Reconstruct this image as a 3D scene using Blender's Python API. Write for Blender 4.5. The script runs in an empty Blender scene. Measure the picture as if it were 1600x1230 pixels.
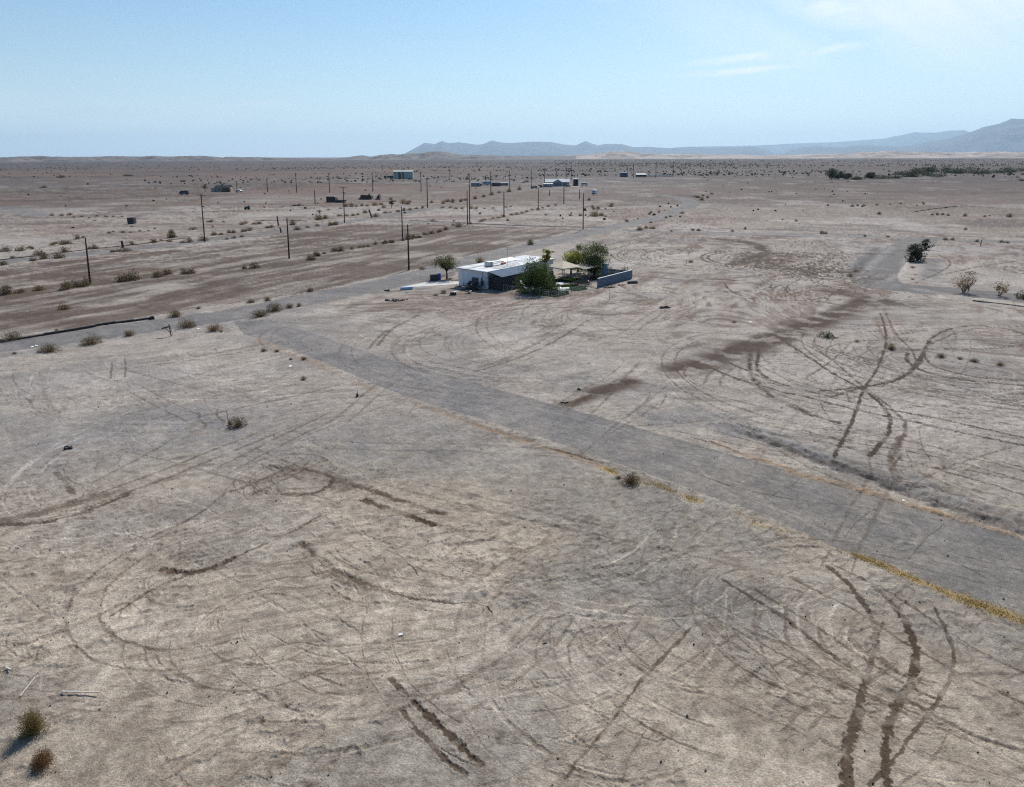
import bpy, math, random
import numpy as np
from mathutils import Matrix, Vector
R = math.radians
C = bpy.context.scene.collection
sc = bpy.context.scene

# ------------------------------------------------------------------ camera, light, sky
CAM_H = 22.0
FPX = 800 / math.tan(R(35))                      # focal length in photo pixels (1600 wide)
PITCH = math.atan((615 - 244.5) / FPX)
ROLL = math.atan(5 / 1600)
_f = Vector((0, math.cos(PITCH), -math.sin(PITCH)))
_u0 = Vector((0, math.sin(PITCH), math.cos(PITCH)))
_r0 = Vector((1, 0, 0))
_rt = _r0 * math.cos(ROLL) - _u0 * math.sin(ROLL)
_up = _u0 * math.cos(ROLL) + _r0 * math.sin(ROLL)
cam = bpy.data.cameras.new('camera')
cam.sensor_fit = 'HORIZONTAL'; cam.sensor_width = 36
cam.lens = 18 / math.tan(R(35))
cam.clip_start = 0.5; cam.clip_end = 300000
co = bpy.data.objects.new('camera', cam); C.objects.link(co)
co.matrix_world = Matrix(((_rt.x, _up.x, -_f.x, 0), (_rt.y, _up.y, -_f.y, 0), (_rt.z, _up.z, -_f.z, CAM_H), (0, 0, 0, 1)))
sc.camera = co

SUN_EL, SUN_AZ = 41.0, 17.0                      # azimuth to the right of the view
sd = bpy.data.lights.new('sun', 'SUN'); sd.energy = 4.0; sd.angle = R(0.53); sd.color = (1.0, 0.95, 0.87)
so = bpy.data.objects.new('sun', sd); C.objects.link(so)
_s = Vector((math.sin(R(SUN_AZ)) * math.cos(R(SUN_EL)), math.cos(R(SUN_AZ)) * math.cos(R(SUN_EL)), math.sin(R(SUN_EL))))
so.rotation_euler = _s.to_track_quat('Z', 'Y').to_euler(); so.location = (0, 0, 200)

w = bpy.data.worlds.new('World'); sc.world = w; w.use_nodes = True
nt = w.node_tree; nt.nodes.clear()
def N(t, ty, **kw):
    n = t.nodes.new(ty)
    for k, v in kw.items(): setattr(n, k, v)
    return n
def mth(t, op, a, b=None, clamp=False):
    n = N(t, 'ShaderNodeMath', operation=op, use_clamp=clamp)
    for i, v in enumerate((a, b)):
        if v is None: continue
        if hasattr(v, 'links'): t.links.new(v, n.inputs[i])
        else: n.inputs[i].default_value = v
    return n.outputs[0]
def mixc(t, fac, a, b, blend='MIX'):
    n = N(t, 'ShaderNodeMix', data_type='RGBA', blend_type=blend)
    for i, v in ((0, fac), (6, a), (7, b)):
        if hasattr(v, 'links'): t.links.new(v, n.inputs[i])
        elif i == 0: n.inputs[0].default_value = v
        else: n.inputs[i].default_value = (*v, 1)
    return n.outputs[2]
def ramp(t, v, a, b, lo=0.0, hi=1.0):
    n = N(t, 'ShaderNodeMapRange', interpolation_type='SMOOTHSTEP')
    t.links.new(v, n.inputs[0])
    for i, x in ((1, a), (2, b), (3, lo), (4, hi)): n.inputs[i].default_value = x
    return n.outputs[0]
sky = N(nt, 'ShaderNodeTexSky', sky_type='NISHITA', sun_disc=False)
sky.sun_elevation = R(SUN_EL); sky.sun_rotation = R(SUN_AZ)
sky.altitude = 100; sky.air_density = 1.0; sky.dust_density = 0.6; sky.ozone_density = 2.2
tc = N(nt, 'ShaderNodeTexCoord')
sp = N(nt, 'ShaderNodeSeparateXYZ'); nt.links.new(tc.outputs['Generated'], sp.inputs[0])
dx, dy, dz = sp.outputs
az = mth(nt, 'ARCTAN2', dx, dy); el = mth(nt, 'ARCSINE', dz)
def wisp(a0, e0, sa, se, slope=0.0):             # soft window round a direction (degrees)
    da = mth(nt, 'SUBTRACT', az, R(a0)); de = mth(nt, 'SUBTRACT', el, R(e0))
    de = mth(nt, 'SUBTRACT', de, mth(nt, 'MULTIPLY', da, slope))
    q = mth(nt, 'ADD', mth(nt, 'POWER', mth(nt, 'ABSOLUTE', mth(nt, 'DIVIDE', da, R(sa))), 2.0), mth(nt, 'POWER', mth(nt, 'ABSOLUTE', mth(nt, 'DIVIDE', de, R(se))), 2.0))
    return mth(nt, 'EXPONENT', mth(nt, 'MULTIPLY', q, -1.0))
def cirrus(su, sv, slope, det, seed):
    cx = N(nt, 'ShaderNodeCombineXYZ')
    nt.links.new(mth(nt, 'MULTIPLY', az, su), cx.inputs[0])
    nt.links.new(mth(nt, 'MULTIPLY', mth(nt, 'SUBTRACT', el, mth(nt, 'MULTIPLY', az, slope)), sv), cx.inputs[1])
    cx.inputs[2].default_value = seed
    n = N(nt, 'ShaderNodeTexNoise'); n.inputs['Scale'].default_value = 1; n.inputs['Detail'].default_value = det
    n.inputs['Roughness'].default_value = 0.62; n.inputs['Distortion'].default_value = 0.6
    nt.links.new(cx.outputs[0], n.inputs[0]); return n.outputs[0]
n1 = cirrus(5, 26, 0.12, 7, 3.1); n2 = cirrus(9, 60, 0.16, 6, 8.7); n3 = cirrus(3, 9, -0.35, 6, 1.7)
c = mth(nt, 'MULTIPLY', wisp(18.8, 6.5, 5.5, 0.36, 0.06), ramp(nt, n2, .25, .7))
c = mth(nt, 'MAXIMUM', c, mth(nt, 'MULTIPLY', wisp(16.8, 5.6, 4.5, 0.26, 0.05), ramp(nt, n2, .2, .6, 0, .8)))
c = mth(nt, 'MAXIMUM', c, mth(nt, 'MULTIPLY', wisp(31, 7.7, 4.5, 0.4, 0.12), ramp(nt, n2, .25, .7, 0, .8)))
c = mth(nt, 'MAXIMUM', c, mth(nt, 'MULTIPLY', wisp(19, 10.2, 8, 1.5, -0.3), ramp(nt, n1, .3, .7, .2, .95)))
c = mth(nt, 'MAXIMUM', c, mth(nt, 'MULTIPLY', wisp(28, 11, 15, 6.5), ramp(nt, n3, .3, .68, .15, .85)))
c = mth(nt, 'MAXIMUM', c, mth(nt, 'MULTIPLY', wisp(4, 11.2, 10, .7, -0.08), ramp(nt, n1, .3, .7, .05, .85)))
c = mth(nt, 'MAXIMUM', c, mth(nt, 'MULTIPLY', wisp(-30, 1.5, 22, 1.8), ramp(nt, n1, .3, .7, .1, .55)))
c = mth(nt, 'MAXIMUM', c, mth(nt, 'MULTIPLY', wisp(-22, 3.6, 8, 0.35, -0.02), ramp(nt, n2, .4, .75, 0, .35)))
skyb = mixc(nt, 1.0, sky.outputs[0], (.64, .90, 1.04), 'MULTIPLY')
skyc = mixc(nt, c, skyb, (10.6, 11.1, 11.5))
skyc = mixc(nt, mth(nt, 'MULTIPLY', mth(nt, 'EXPONENT', mth(nt, 'MULTIPLY', mth(nt, 'ABSOLUTE', el), -12.0)), .85), skyc, (9.2, 10.0, 10.5))
bg = N(nt, 'ShaderNodeBackground'); bg.inputs[1].default_value = 0.076
nt.links.new(skyc, bg.inputs[0])
ow = N(nt, 'ShaderNodeOutputWorld'); nt.links.new(bg.outputs[0], ow.inputs[0])
sc.view_settings.view_transform = 'Standard'; sc.view_settings.look = 'None'
sc.view_settings.exposure = 0.38; sc.view_settings.gamma = 1.0; sc.view_settings.use_curve_mapping = False
sc.cycles.use_denoising = False; sc.cycles.filter_width = 1.2
sc.cycles.volume_bounces = 1; sc.cycles.max_bounces = 6; sc.cycles.transparent_max_bounces = 8

# ------------------------------------------------------------------ numbers: pixel of the survey photo -> point of the plain
def ray(px, py):
    return _f * FPX + _rt * (px - 800) + _up * (615 - py)
def at(px, py, z=0.0):
    d = ray(px, py); t = (z - CAM_H) / d.z
    return d.x * t, d.y * t
def azel(px, py):
    d = ray(px, py)
    return math.atan2(d.x, d.y), math.atan2(d.z, math.hypot(d.x, d.y))
def mpp(y):                                      # metres per photo pixel at that distance
    return math.hypot(y, CAM_H) / FPX

def _hash(ix, iy, seed):
    h = (ix.astype(np.uint32) * np.uint32(374761393) + iy.astype(np.uint32) * np.uint32(668265263) + np.uint32((seed * 2246822519) & 0xffffffff))
    h = (h ^ (h >> np.uint32(13))) * np.uint32(1274126177)
    h = h ^ (h >> np.uint32(16))
    return (h & np.uint32(0xffff)).astype(np.float32) / np.float32(65535)
def vnoise(x, y, seed=0):
    x = np.asarray(x, np.float64); y = np.asarray(y, np.float64)
    fx = np.floor(x); fy = np.floor(y); ix = fx.astype(np.int64); iy = fy.astype(np.int64)
    tx = (x - fx).astype(np.float32); ty = (y - fy).astype(np.float32)
    tx = tx * tx * tx * (tx * (tx * 6 - 15) + 10); ty = ty * ty * ty * (ty * (ty * 6 - 15) + 10)
    a = _hash(ix, iy, seed); b = _hash(ix + 1, iy, seed); c_ = _hash(ix, iy + 1, seed); d = _hash(ix + 1, iy + 1, seed)
    return (a + (b - a) * tx) * (1 - ty) + (c_ + (d - c_) * tx) * ty
def fbm(x, y, s, o=4, seed=0, g=0.5):            # 0..1, feature size s metres
    t = 0; a = 1; n = 0
    for i in range(o):
        ca, sa = math.cos(i * 1.1 + seed), math.sin(i * 1.1 + seed)
        t = t + a * vnoise((x * ca - y * sa) / s + 17.3 * i, (x * sa + y * ca) / s - 9.1 * i, seed * 31 + i); n += a
        a *= g; s *= 0.5
    return t / n
def sst(a, b, v):
    t = np.clip((v - a) / (b - a), 0, 1); return t * t * (3 - 2 * t)

# ------------------------------------------------------------------ the plain: one polar sheet out to the horizon
th = np.arange(51, 0.06, -0.055)
rr = np.concatenate([np.array([0.6, 4, 8, 12, 15]), CAM_H / np.tan(np.radians(th)), np.geomspace(23000, 60000, 6)])
rr = np.unique(rr)
fine = np.arange(-45, 45.001, 0.055)
coarse = np.arange(47, 313, 2.0)
aa = np.radians(np.concatenate([fine, coarse]))
nr, nc = len(rr), len(aa)
X = rr[:, None] * np.sin(aa)[None, :]; Y = rr[:, None] * np.cos(aa)[None, :]
RR = np.broadcast_to(rr[:, None], X.shape)
near = sst(140, 40, RR).astype(np.float32); mid = sst(500, 150, RR).astype(np.float32)
WX = X + (0.15 * (fbm(X, Y, 1.6, 2, 71) - .5) + 0.07 * (vnoise(X / .3, Y / .3, 72) - .5)); WY = Y + (0.15 * (fbm(X, Y, 1.6, 2, 73) - .5) + 0.07 * (vnoise(X / .3, Y / .3, 74) - .5))
L = {k: np.zeros(X.shape, np.float32) for k in ('brown', 'fine', 'gray', 'pale', 'yellow', 'straw', 'dark', 'road', 'dirt')}
RUT = np.zeros(X.shape, np.float32)
GRN = ((vnoise(X / .11, Y / .11, 75) - .5) * .8 + (vnoise(X / .3, Y / .3, 76) - .5) * .6).astype(np.float32)

def spline(pts, step=None):
    p = np.array(pts, float)
    if len(p) < 3: return p
    q = np.vstack([2 * p[0] - p[1], p, 2 * p[-1] - p[-2]]); out = []
    for i in range(1, len(q) - 2):
        n = 7
        for t in np.linspace(0, 1, n, endpoint=False):
            out.append(0.5 * ((2 * q[i]) + (-q[i - 1] + q[i + 1]) * t + (2 * q[i - 1] - 5 * q[i] + 4 * q[i + 1] - q[i + 2]) * t * t + (-q[i - 1] + 3 * q[i] - 3 * q[i + 1] + q[i + 2]) * t ** 3))
    out.append(p[-1]); return np.array(out)
def seg_slices(a, b, pad):
    x0, x1 = min(a[0], b[0]) - pad, max(a[0], b[0]) + pad; y0, y1 = min(a[1], b[1]) - pad, max(a[1], b[1]) + pad
    cs = [(x, y) for x in (x0, x1) for y in (y0, y1)]
    r1 = max(math.hypot(*q) for q in cs)
    nx = min(max(0, x0), x1) if x0 <= 0 <= x1 else min(abs(x0), abs(x1)); ny = min(abs(y0), abs(y1)) if y0 * y1 > 0 else 0
    r0 = math.hypot(0 if x0 <= 0 <= x1 else nx, ny)
    if y0 <= 0: return None
    an = [math.atan2(*q) for q in cs]
    i0, i1 = np.searchsorted(rr, (r0, r1)); j0, j1 = np.searchsorted(aa[:len(fine)], (min(an), max(an)))
    if i1 <= i0 or j1 <= j0: return None
    return slice(max(i0 - 1, 0), i1 + 1), slice(max(j0 - 1, 0), min(j1 + 1, len(fine)))
def stroke(lay, wpts, hw, s=1.0, soft=0.5, rut=0.0, berm=0.0, taper=False):
    """paint a worn line of half width hw metres along world points"""
    P = spline(wpts); n = len(P) - 1
    for k in range(n):
        a, b = P[k], P[k + 1]
        h = hw * (math.sin(math.pi * (k + .7) / (n + .4)) ** .5 if taper else 1)
        sl = seg_slices(a, b, h * (2.0 if berm else 1.25) + .2)
        if sl is None: continue
        d = b - a; l2 = max(d @ d, 1e-9)
        wx = WX[sl] if h < 3 else X[sl]; wy = WY[sl] if h < 3 else Y[sl]
        t = np.clip(((wx - a[0]) * d[0] + (wy - a[1]) * d[1]) / l2, 0, 1)
        q = np.hypot(wx - a[0] - t * d[0], wy - a[1] - t * d[1]) / h
        if h < 1.5: q = q + GRN[sl]
        v = (s * sst(1.0 + soft * .3, 1.0 - soft, q)).astype(np.float32)
        if lay: np.maximum(L[lay][sl], v, out=L[lay][sl])
        if rut:
            g = (-rut * np.clip(1 - q * q, 0, 1)).astype(np.float32)
            if berm: g = g + (berm * np.exp(-((q - 1.45) / .3) ** 2)).astype(np.float32)
            cur = RUT[sl]; RUT[sl] = np.where(np.abs(g) > np.abs(cur), g, cur)
def px(*p): return [at(*q) for q in p]
def inpoly(poly):
    P = np.array(poly); sl = seg_slices(P.min(0), P.max(0), .5)
    if sl is None: return None, None
    x = WX[sl]; y = WY[sl]; m = np.zeros(x.shape, bool)
    for i in range(len(P)):
        (x0, y0), (x1, y1) = P[i], P[i - 1]
        if y0 == y1: continue
        m ^= ((y0 > y) != (y1 > y)) & (x < (x1 - x0) * (y - y0) / (y1 - y0) + x0)
    return sl, m
def fill(lay, poly, s):
    sl, m = inpoly(poly); np.maximum(L[lay][sl], m.astype(np.float32) * s, out=L[lay][sl])

# --- roads (label map: which faces belong to which road)
ROAD = np.zeros(X.shape, np.int8)
def road_line(idx, pts, hw):
    tmp = L['road'].copy(); L['road'][:] = 0
    stroke('road', px(*pts), hw, 1, .02)
    ROAD[L['road'] > .5] = idx; L['road'][:] = np.maximum(tmp, L['road'])
roadA = px((365, 503), (420, 501), (500, 525), (620, 565), (760, 602), (880, 634), (985, 662), (1080, 693), (1240, 737), (1400, 783), (1600, 842), (1800, 900), (1830, 1080), (1600, 985), (1500, 940), (1400, 898), (1300, 850), (1190, 800), (1100, 770), (980, 728), (860, 686), (740, 650), (620, 612), (520, 572), (440, 540), (380, 522))
road_line(2, [(-200, 575), (0, 541), (110, 527), (240, 509), (370, 491), (500, 464), (560, 453), (640, 435), (740, 407), (850, 380), (950, 357), (1020, 341), (1062, 329), (1079, 321), (1077, 314), (1062, 309), (1035, 305)], 4.1)
sl, m = inpoly(roadA); L['road'][sl] = np.maximum(L['road'][sl], m); q = ROAD[sl]; q[m] = 1; ROAD[sl] = q
road_line(3, [(-150, 432), (0, 410), (120, 398), (200, 390), (330, 375), (450, 359), (560, 344), (640, 331), (720, 317), (800, 302), (850, 291)], 3.6)
road_line(4, [(600, 346), (700, 348.5), (800, 351.5), (900, 355), (950, 357)], 2.6)
road_line(5, [(985, 361), (1100, 364), (1240, 368), (1400, 372), (1600, 378), (1750, 383)], 3.0)
road_line(6, [(1700, 482), (1600, 467), (1500, 457), (1420, 451), (1370, 443)], 4.4)
road_line(6, [(1375, 447), (1365, 432), (1378, 413), (1402, 396), (1425, 383), (1440, 374)], 4.2)
ROAD[:5] = 0

# --- tracks, wear and soils read off the photograph; half widths in metres
T = [
 ('fine', .09, .75, .03, [(1078, 983), (1020, 1042), (955, 1125), (885, 1212)]),
 ('fine', .17, .95, .05, [(645, 1090), (690, 1134), (750, 1190)]), ('fine', .15, .8, .04, [(610, 1056), (636, 1082)]),
 ('fine', .13, .8, .04, [(625, 1103), (655, 1140), (690, 1175), (728, 1205)]),
 ('fine', .16, .85, .05, [(1295, 885), (1335, 922), (1362, 965), (1370, 1005), (1358, 1048), (1345, 1092), (1328, 1150), (1322, 1245)]),
 ('fine', .26, .9, .05, [(1345, 1110), (1326, 1165), (1320, 1250)]),
 ('fine', .2, .95, .06, [(1368, 918), (1408, 958), (1430, 1008), (1427, 1052), (1402, 1100), (1386, 1160), (1392, 1250)]),
 ('fine', .1, .8, .04, [(1463, 950), (1484, 996), (1490, 1045), (1462, 1098), (1430, 1140), (1395, 1190), (1360, 1225)]),
 ('fine', .14, .8, .05, [(1130, 905), (1220, 960), (1290, 1015), (1345, 1050), (1420, 1092), (1520, 1145), (1610, 1176)]),
 ('fine', .1, .7, .04, [(1180, 920), (1270, 975), (1370, 1040), (1430, 1075), (1470, 1090)]),
 ('fine', .1, .65, .04, [(1240, 905), (1330, 950), (1420, 1005), (1500, 1050), (1620, 1105)]),
 ('fine', .1, .6, .04, [(1300, 880), (1390, 925), (1480, 985), (1560, 1030), (1640, 1065)]),
 ('fine', .08, .5, .03, [(1100, 930), (1220, 1000), (1330, 1070), (1450, 1120), (1600, 1200)]),
 ('fine', .08, .5, .03, [(1060, 935), (1200, 1010), (1300, 1062), (1400, 1105), (1560, 1175)]),
 ('fine', .1, .75, .03, [(172, 960), (250, 912), (330, 884), (380, 862), (450, 832), (500, 804)]),
 ('fine', .26, .9, .07, [(255, 887), (290, 893), (330, 886), (362, 870)]),
 ('fine', .12, .7, .03, [(230, 838), (300, 805), (350, 770)]),
 ('dirt', .8, .8, .02, [(-10, 812), (60, 797), (140, 775), (185, 766)]), ('fine', .22, .8, .04, [(-10, 816), (70, 812), (140, 792), (200, 770)]),
 ('fine', .2, .6, .03, [(85, 735), (100, 748), (112, 768)]),
 ('dirt', .35, .9, .04, [(540, 753), (600, 772), (645, 788), (692, 802)]), ('dirt', .28, .95, .06, [(566, 780), (620, 799), (678, 819)]),
 ('fine', .3, .75, .06, [(470, 848), (500, 872), (530, 892), (570, 910)]), ('fine', .12, .6, .05, [(570, 910), (640, 930), (700, 936)]),
 ('dark', .04, .9, .06, [(603, 857), (625, 866), (640, 880), (656, 897)]), ('dark', .045, .9, .08, [(560, 912), (660, 934), (735, 938), (758, 944), (770, 956)]),
 ('dark', .03, .7, .04, [(880, 893), (1000, 878), (1150, 861), (1310, 850)]), ('dark', .03, .6, .04, [(880, 905), (1040, 892), (1180, 882), (1330, 874)]),
 ('dirt', 1.2, .6, .02, [(400, 745), (450, 732), (510, 742), (540, 760)]), ('fine', .2, .7, .04, [(420, 725), (490, 735), (520, 748), (495, 768), (440, 770)]),
 ('fine', .12, .6, .03, [(360, 765), (430, 745), (480, 722)]),
 ('brown', .5, .5, .0, [(240, 560), (330, 552), (430, 533)]), ('fine', .12, .5, .02, [(200, 575), (300, 562), (400, 545), (440, 532)]),
 ('fine', .1, .5, .02, [(175, 565), (172, 590)]), ('fine', .1, .5, .02, [(195, 560), (196, 588)]), ('brown', .3, .5, .02, [(68, 610), (76, 632), (92, 642)]),
 # right field
 ('fine', .2, .85, .05, [(1108, 572), (1150, 590), (1210, 608), (1270, 622), (1340, 640), (1450, 664), (1620, 700)]),
 ('fine', .16, .8, .05, [(1140, 566), (1200, 592), (1270, 612), (1350, 632), (1470, 655), (1620, 688)]),
 ('fine', .3, .8, .05, [(1172, 548), (1172, 575), (1180, 596), (1205, 618)]), ('fine', .2, .75, .05, [(1186, 546), (1183, 575), (1200, 590)]),
 ('dirt', .5, .9, .05, [(1205, 618), (1240, 634), (1268, 648)]), ('fine', .25, .7, .04, [(1268, 648), (1310, 660)]),
 ('fine', .2, .8, .05, [(1212, 525), (1260, 555), (1305, 585), (1340, 603), (1370, 625), (1390, 652), (1386, 680), (1360, 712)]),
 ('fine', .16, .6, .04, [(1225, 522), (1290, 555), (1345, 600), (1395, 640), (1415, 665), (1405, 695)]),
 ('fine', .16, .85, .05, [(1376, 490), (1385, 530), (1370, 575), (1350, 608), (1332, 655), (1318, 685), (1303, 712)]),
 ('fine', .12, .6, .04, [(1383, 488), (1400, 520), (1425, 548), (1432, 566)]),
 ('fine', .22, .85, .05, [(1620, 532), (1570, 514), (1510, 511), (1462, 524), (1446, 545), (1436, 568), (1405, 592), (1350, 604), (1285, 610)]),
 ('fine', .18, .75, .05, [(1440, 556), (1415, 585), (1370, 600), (1300, 618)]),
 ('fine', .22, .85, .05, [(1418, 550), (1420, 566), (1450, 582), (1510, 594), (1620, 604)]), ('fine', .18, .8, .05, [(1445, 556), (1460, 572), (1520, 588), (1620, 596)]),
 ('fine', .14, .7, .04, [(1412, 548), (1470, 545), (1540, 546), (1620, 538)]), ('fine', .14, .6, .04, [(1450, 540), (1500, 520), (1560, 512), (1620, 510)]),
 ('fine', .14, .6, .04, [(1260, 535), (1340, 560), (1420, 585), (1520, 610), (1620, 626)]), ('fine', .12, .6, .04, [(1280, 545), (1380, 575), (1480, 600), (1620, 640)]),
 ('fine', .14, .6, .04, [(1240, 530), (1310, 548), (1380, 566)]), ('fine', .12, .6, .04, [(1330, 535), (1300, 562), (1260, 590)]),
 ('fine', .13, .75, .04, [(1258, 672), (1330, 690), (1410, 702), (1500, 722), (1620, 757)]), ('fine', .12, .75, .04, [(1262, 684), (1340, 702), (1430, 722), (1520, 748), (1620, 778)]),
 ('fine', .1, .6, .04, [(1340, 670), (1430, 690), (1520, 715), (1620, 740)]), ('fine', .12, .5, .04, [(1400, 725), (1470, 750), (1540, 778)]),
 ('fine', .14, .7, .04, [(1410, 708), (1400, 720), (1392, 735)]),
 ('dirt', .35, .7, .03, [(1410, 680), (1400, 700), (1390, 722)]), ('gray', .4, .6, .03, [(1255, 606), (1270, 610), (1290, 612)]),
 ('dirt', 3.4, 1.1, 0, [(1065, 575), (1140, 552), (1210, 528), (1275, 504), (1335, 484), (1400, 473)]), ('dirt', 2.2, 1.2, 0, [(1180, 540), (1260, 508), (1320, 482), (1360, 466)]),
 ('dirt', 2.6, 1.2, 0, [(1300, 455), (1335, 462), (1380, 470), (1425, 478)]), ('dirt', 1.4, .6, 0, [(1210, 510), (1270, 492), (1330, 478)]),
 ('dirt', 2.6, 1.2, .05, [(1120, 374), (1160, 378), (1188, 386), (1192, 396), (1170, 406), (1150, 413)]),
 ('dirt', .7, .75, .03, [(930, 388), (985, 375), (1040, 371), (1110, 372), (1160, 378)]), ('fine', .35, .6, .03, [(940, 395), (1000, 379), (1060, 375), (1130, 378)]),
 ('dirt', 1.8, 1.0, .02, [(870, 634), (920, 615), (985, 594)]), ('dirt', .9, .5, 0, [(980, 560), (1040, 548), (1110, 535)]),
 ('brown', 1.6, .55, 0, [(1020, 425), (1080, 430), (1150, 425)]), ('fine', .4, .6, .02, [(1000, 432), (1080, 437), (1170, 432), (1250, 420)]),
 ('brown', .5, .5, 0, [(750, 572), (790, 560), (850, 530)]), ('fine', .2, .5, .02, [(740, 580), (800, 562), (860, 536), (920, 500)]),
 ('dirt', .8, .6, .02, [(770, 580), (810, 578), (830, 572)]), ('fine', .22, .5, .02, [(575, 545), (600, 520), (640, 500)]), ('fine', .22, .5, .02, [(590, 540), (612, 515), (655, 492)]),
 ('fine', .3, .55, .03, [(1060, 395), (1080, 385), (1075, 400)]), ('fine', .3, .6, .02, [(1350, 345), (1290, 352), (1200, 345), (1150, 338)]),
 ('fine', .6, .7, .03, [(1150, 302), (1200, 300), (1250, 290), (1265, 281)]), ('fine', .6, .5, .03, [(1165, 301), (1120, 305), (1060, 309)]),
 ('fine', .5, .8, .05, [(1425, 332), (1450, 327), (1490, 324)]), ('fine', .4, .6, .02, [(1470, 430), (1540, 415), (1620, 405)]), ('fine', .4, .7, .02, [(1600, 424), (1575, 416), (1570, 422), (1600, 428)]),
 ('fine', .3, .6, .02, [(1440, 438), (1470, 425), (1485, 410), (1465, 398)]), ('fine', .3, .5, .02, [(1390, 440), (1350, 430), (1330, 437)]),
 ('gray', 1.6, .9, .25, [(1160, 668), (1230, 692), (1300, 720), (1400, 755), (1500, 792), (1620, 828)]), ('gray', 1.0, .8, .1, [(1430, 745), (1520, 785), (1620, 815)]),
 ('dark', .09, .9, .06, [(1080, 683), (1100, 688), (1130, 697), (1160, 708)]), ('dark', .05, .8, .05, [(1312, 738), (1325, 730)]), ('dark', .05, .8, .05, [(1488, 792), (1502, 782)]), ('dark', .35, .7, .05, [(1545, 808), (1560, 812)]),
 ('gray', 3.0, .75, .08, [(1030, 655), (1085, 650), (1150, 668)]), ('gray', 2.2, .7, .05, [(1090, 640), (1140, 655), (1200, 680)]),
 ('pale', .25, .8, -.05, [(1085, 720), (1105, 745), (1150, 775), (1190, 785)]), ('pale', .12, .7, -.04, [(985, 725), (1030, 748), (1080, 762)]), ('pale', .3, .8, -.06, [(1190, 785), (1240, 803), (1310, 842)]),
 ('straw', .3, .9, -.08, [(1110, 690), (1170, 712), (1240, 732)]), ('straw', .5, .85, -.05, [(1230, 735), (1330, 760), (1450, 795), (1600, 836)]),
 ('yellow', .4, .9, 0, [(938, 728), (965, 738)]), ('yellow', .38, .95, 0, [(992, 746), (1030, 758), (1088, 779)]), ('yellow', .5, .5, 0, [(1150, 800), (1200, 822), (1260, 838)]),
 ('yellow', .4, .9, 0, [(1308, 860), (1360, 872), (1420, 898), (1480, 922)]), ('yellow', .55, .95, 0, [(1480, 925), (1540, 945), (1610, 972)]),
 ('straw', .45, .6, 0, [(400, 530), (470, 560), (560, 598), (640, 625), (760, 668), (860, 702), (940, 726)]), ('straw', .3, .8, 0, [(488, 562), (520, 573)]),
 ('brown', .5, .6, .03, [(690, 640), (760, 668), (830, 688)]), ('fine', .2, .8, .04, [(850, 698), (890, 708), (940, 722)]),
 ('gray', 1.2, .6, 0, [(1250, 820), (1330, 850), (1420, 880), (1620, 960)]),
 # graded parcels
 ('brown', 9, .55, 0, [(60, 440), (220, 428), (400, 402), (560, 376), (660, 362)]), ('brown', 6, .75, 0, [(250, 470), (420, 440), (560, 420), (660, 402), (720, 385)]),
 ('brown', 6, .75, 0, [(330, 392), (440, 378), (540, 370), (620, 360)]), ('brown', 4, .6, 0, [(20, 500), (150, 478), (300, 452)]), ('brown', 6, .6, 0, [(740, 360), (800, 362), (850, 372)]),
 ('pale', 2.5, .7, 0, [(0, 480), (120, 468), (260, 446), (360, 428)]), ('pale', 1.6, .7, 0, [(0, 512), (150, 492), (240, 483)]), ('pale', 2.5, .5, 0, [(500, 400), (600, 388), (690, 372)]),
 ('pale', 6, .6, 0, [(640, 338), (740, 334), (830, 338), (960, 345)]), ('pale', 5, .6, 0, [(860, 330), (960, 325), (1040, 320)]), ('pale', 7, .65, 0, [(1230, 345), (1330, 348), (1480, 352)]), ('pale', 6, .5, 0, [(0, 368), (150, 360), (300, 350), (420, 336)]),
 ('brown', 14, .5, 0, [(0, 320), (120, 312), (260, 306), (420, 300)]), ('brown', 6, .6, 0, [(60, 318), (200, 322), (300, 315), (330, 305)]), ('brown', 20, .5, 0, [(100, 296), (300, 290), (520, 284)]),
 ('yellow', 2.2, .5, 0, [(300, 318), (318, 312), (345, 312)]), ('yellow', 4, .35, 0, [(620, 290), (650, 290), (690, 292)]), ('yellow', 4, .35, 0, [(420, 305), (480, 302), (520, 302)]),
 ('dark', 3.5, .55, 0, [(180, 283), (300, 281), (420, 283)]), ('dark', 9, .6, 0, [(0, 258), (200, 259), (420, 262), (600, 262)]), ('gray', 8, .7, 0, [(0, 322), (40, 331), (60, 336)]),
 ('dark', .8, .75, 0, [(1170, 674), (1300, 722), (1400, 757), (1500, 793), (1620, 829)]), ('gray', 2.2, .9, 0, [(1330, 430), (1345, 410), (1370, 388)]), ('dark', 1.5, .45, 0, [(1334, 428), (1348, 410), (1370, 390)]), ('dark', 1.8, .4, 0, [(1454, 433), (1457, 420), (1458, 406)]), ('gray', 2.6, .9, 0, [(1452, 434), (1455, 420), (1458, 405)]), ('pale', 1.0, .8, -.1, [(1385, 440), (1410, 425), (1418, 405), (1450, 393)]), ('pale', 1.2, .8, -.1, [(1338, 440), (1360, 415), (1395, 386)]), ('pale', 1.2, .7, -.1, [(1430, 452), (1500, 464), (1620, 482)]),
 ('brown', 1.2, .5, .02, [(990, 362), (1100, 367), (1300, 372)]), ('dark', .6, .6, .05, [(985, 354), (1040, 357)]), ('dark', .7, .6, 0, [(1100, 357), (1250, 361), (1420, 366), (1550, 371)]),
 ('dirt', 1.0, .8, 0, [(655, 440), (690, 433), (715, 428)]), ('brown', 1.6, .8, 0, [(718, 440), (722, 437), (712, 443)]), ('brown', 1.0, .7, 0, [(590, 460), (640, 452), (660, 452)]),
 ('dark', .25, .9, .05, [(690, 432), (705, 426), (735, 418)]), ('dark', .3, .8, .03, [(655, 438), (700, 428), (720, 424)]),
]
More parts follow.
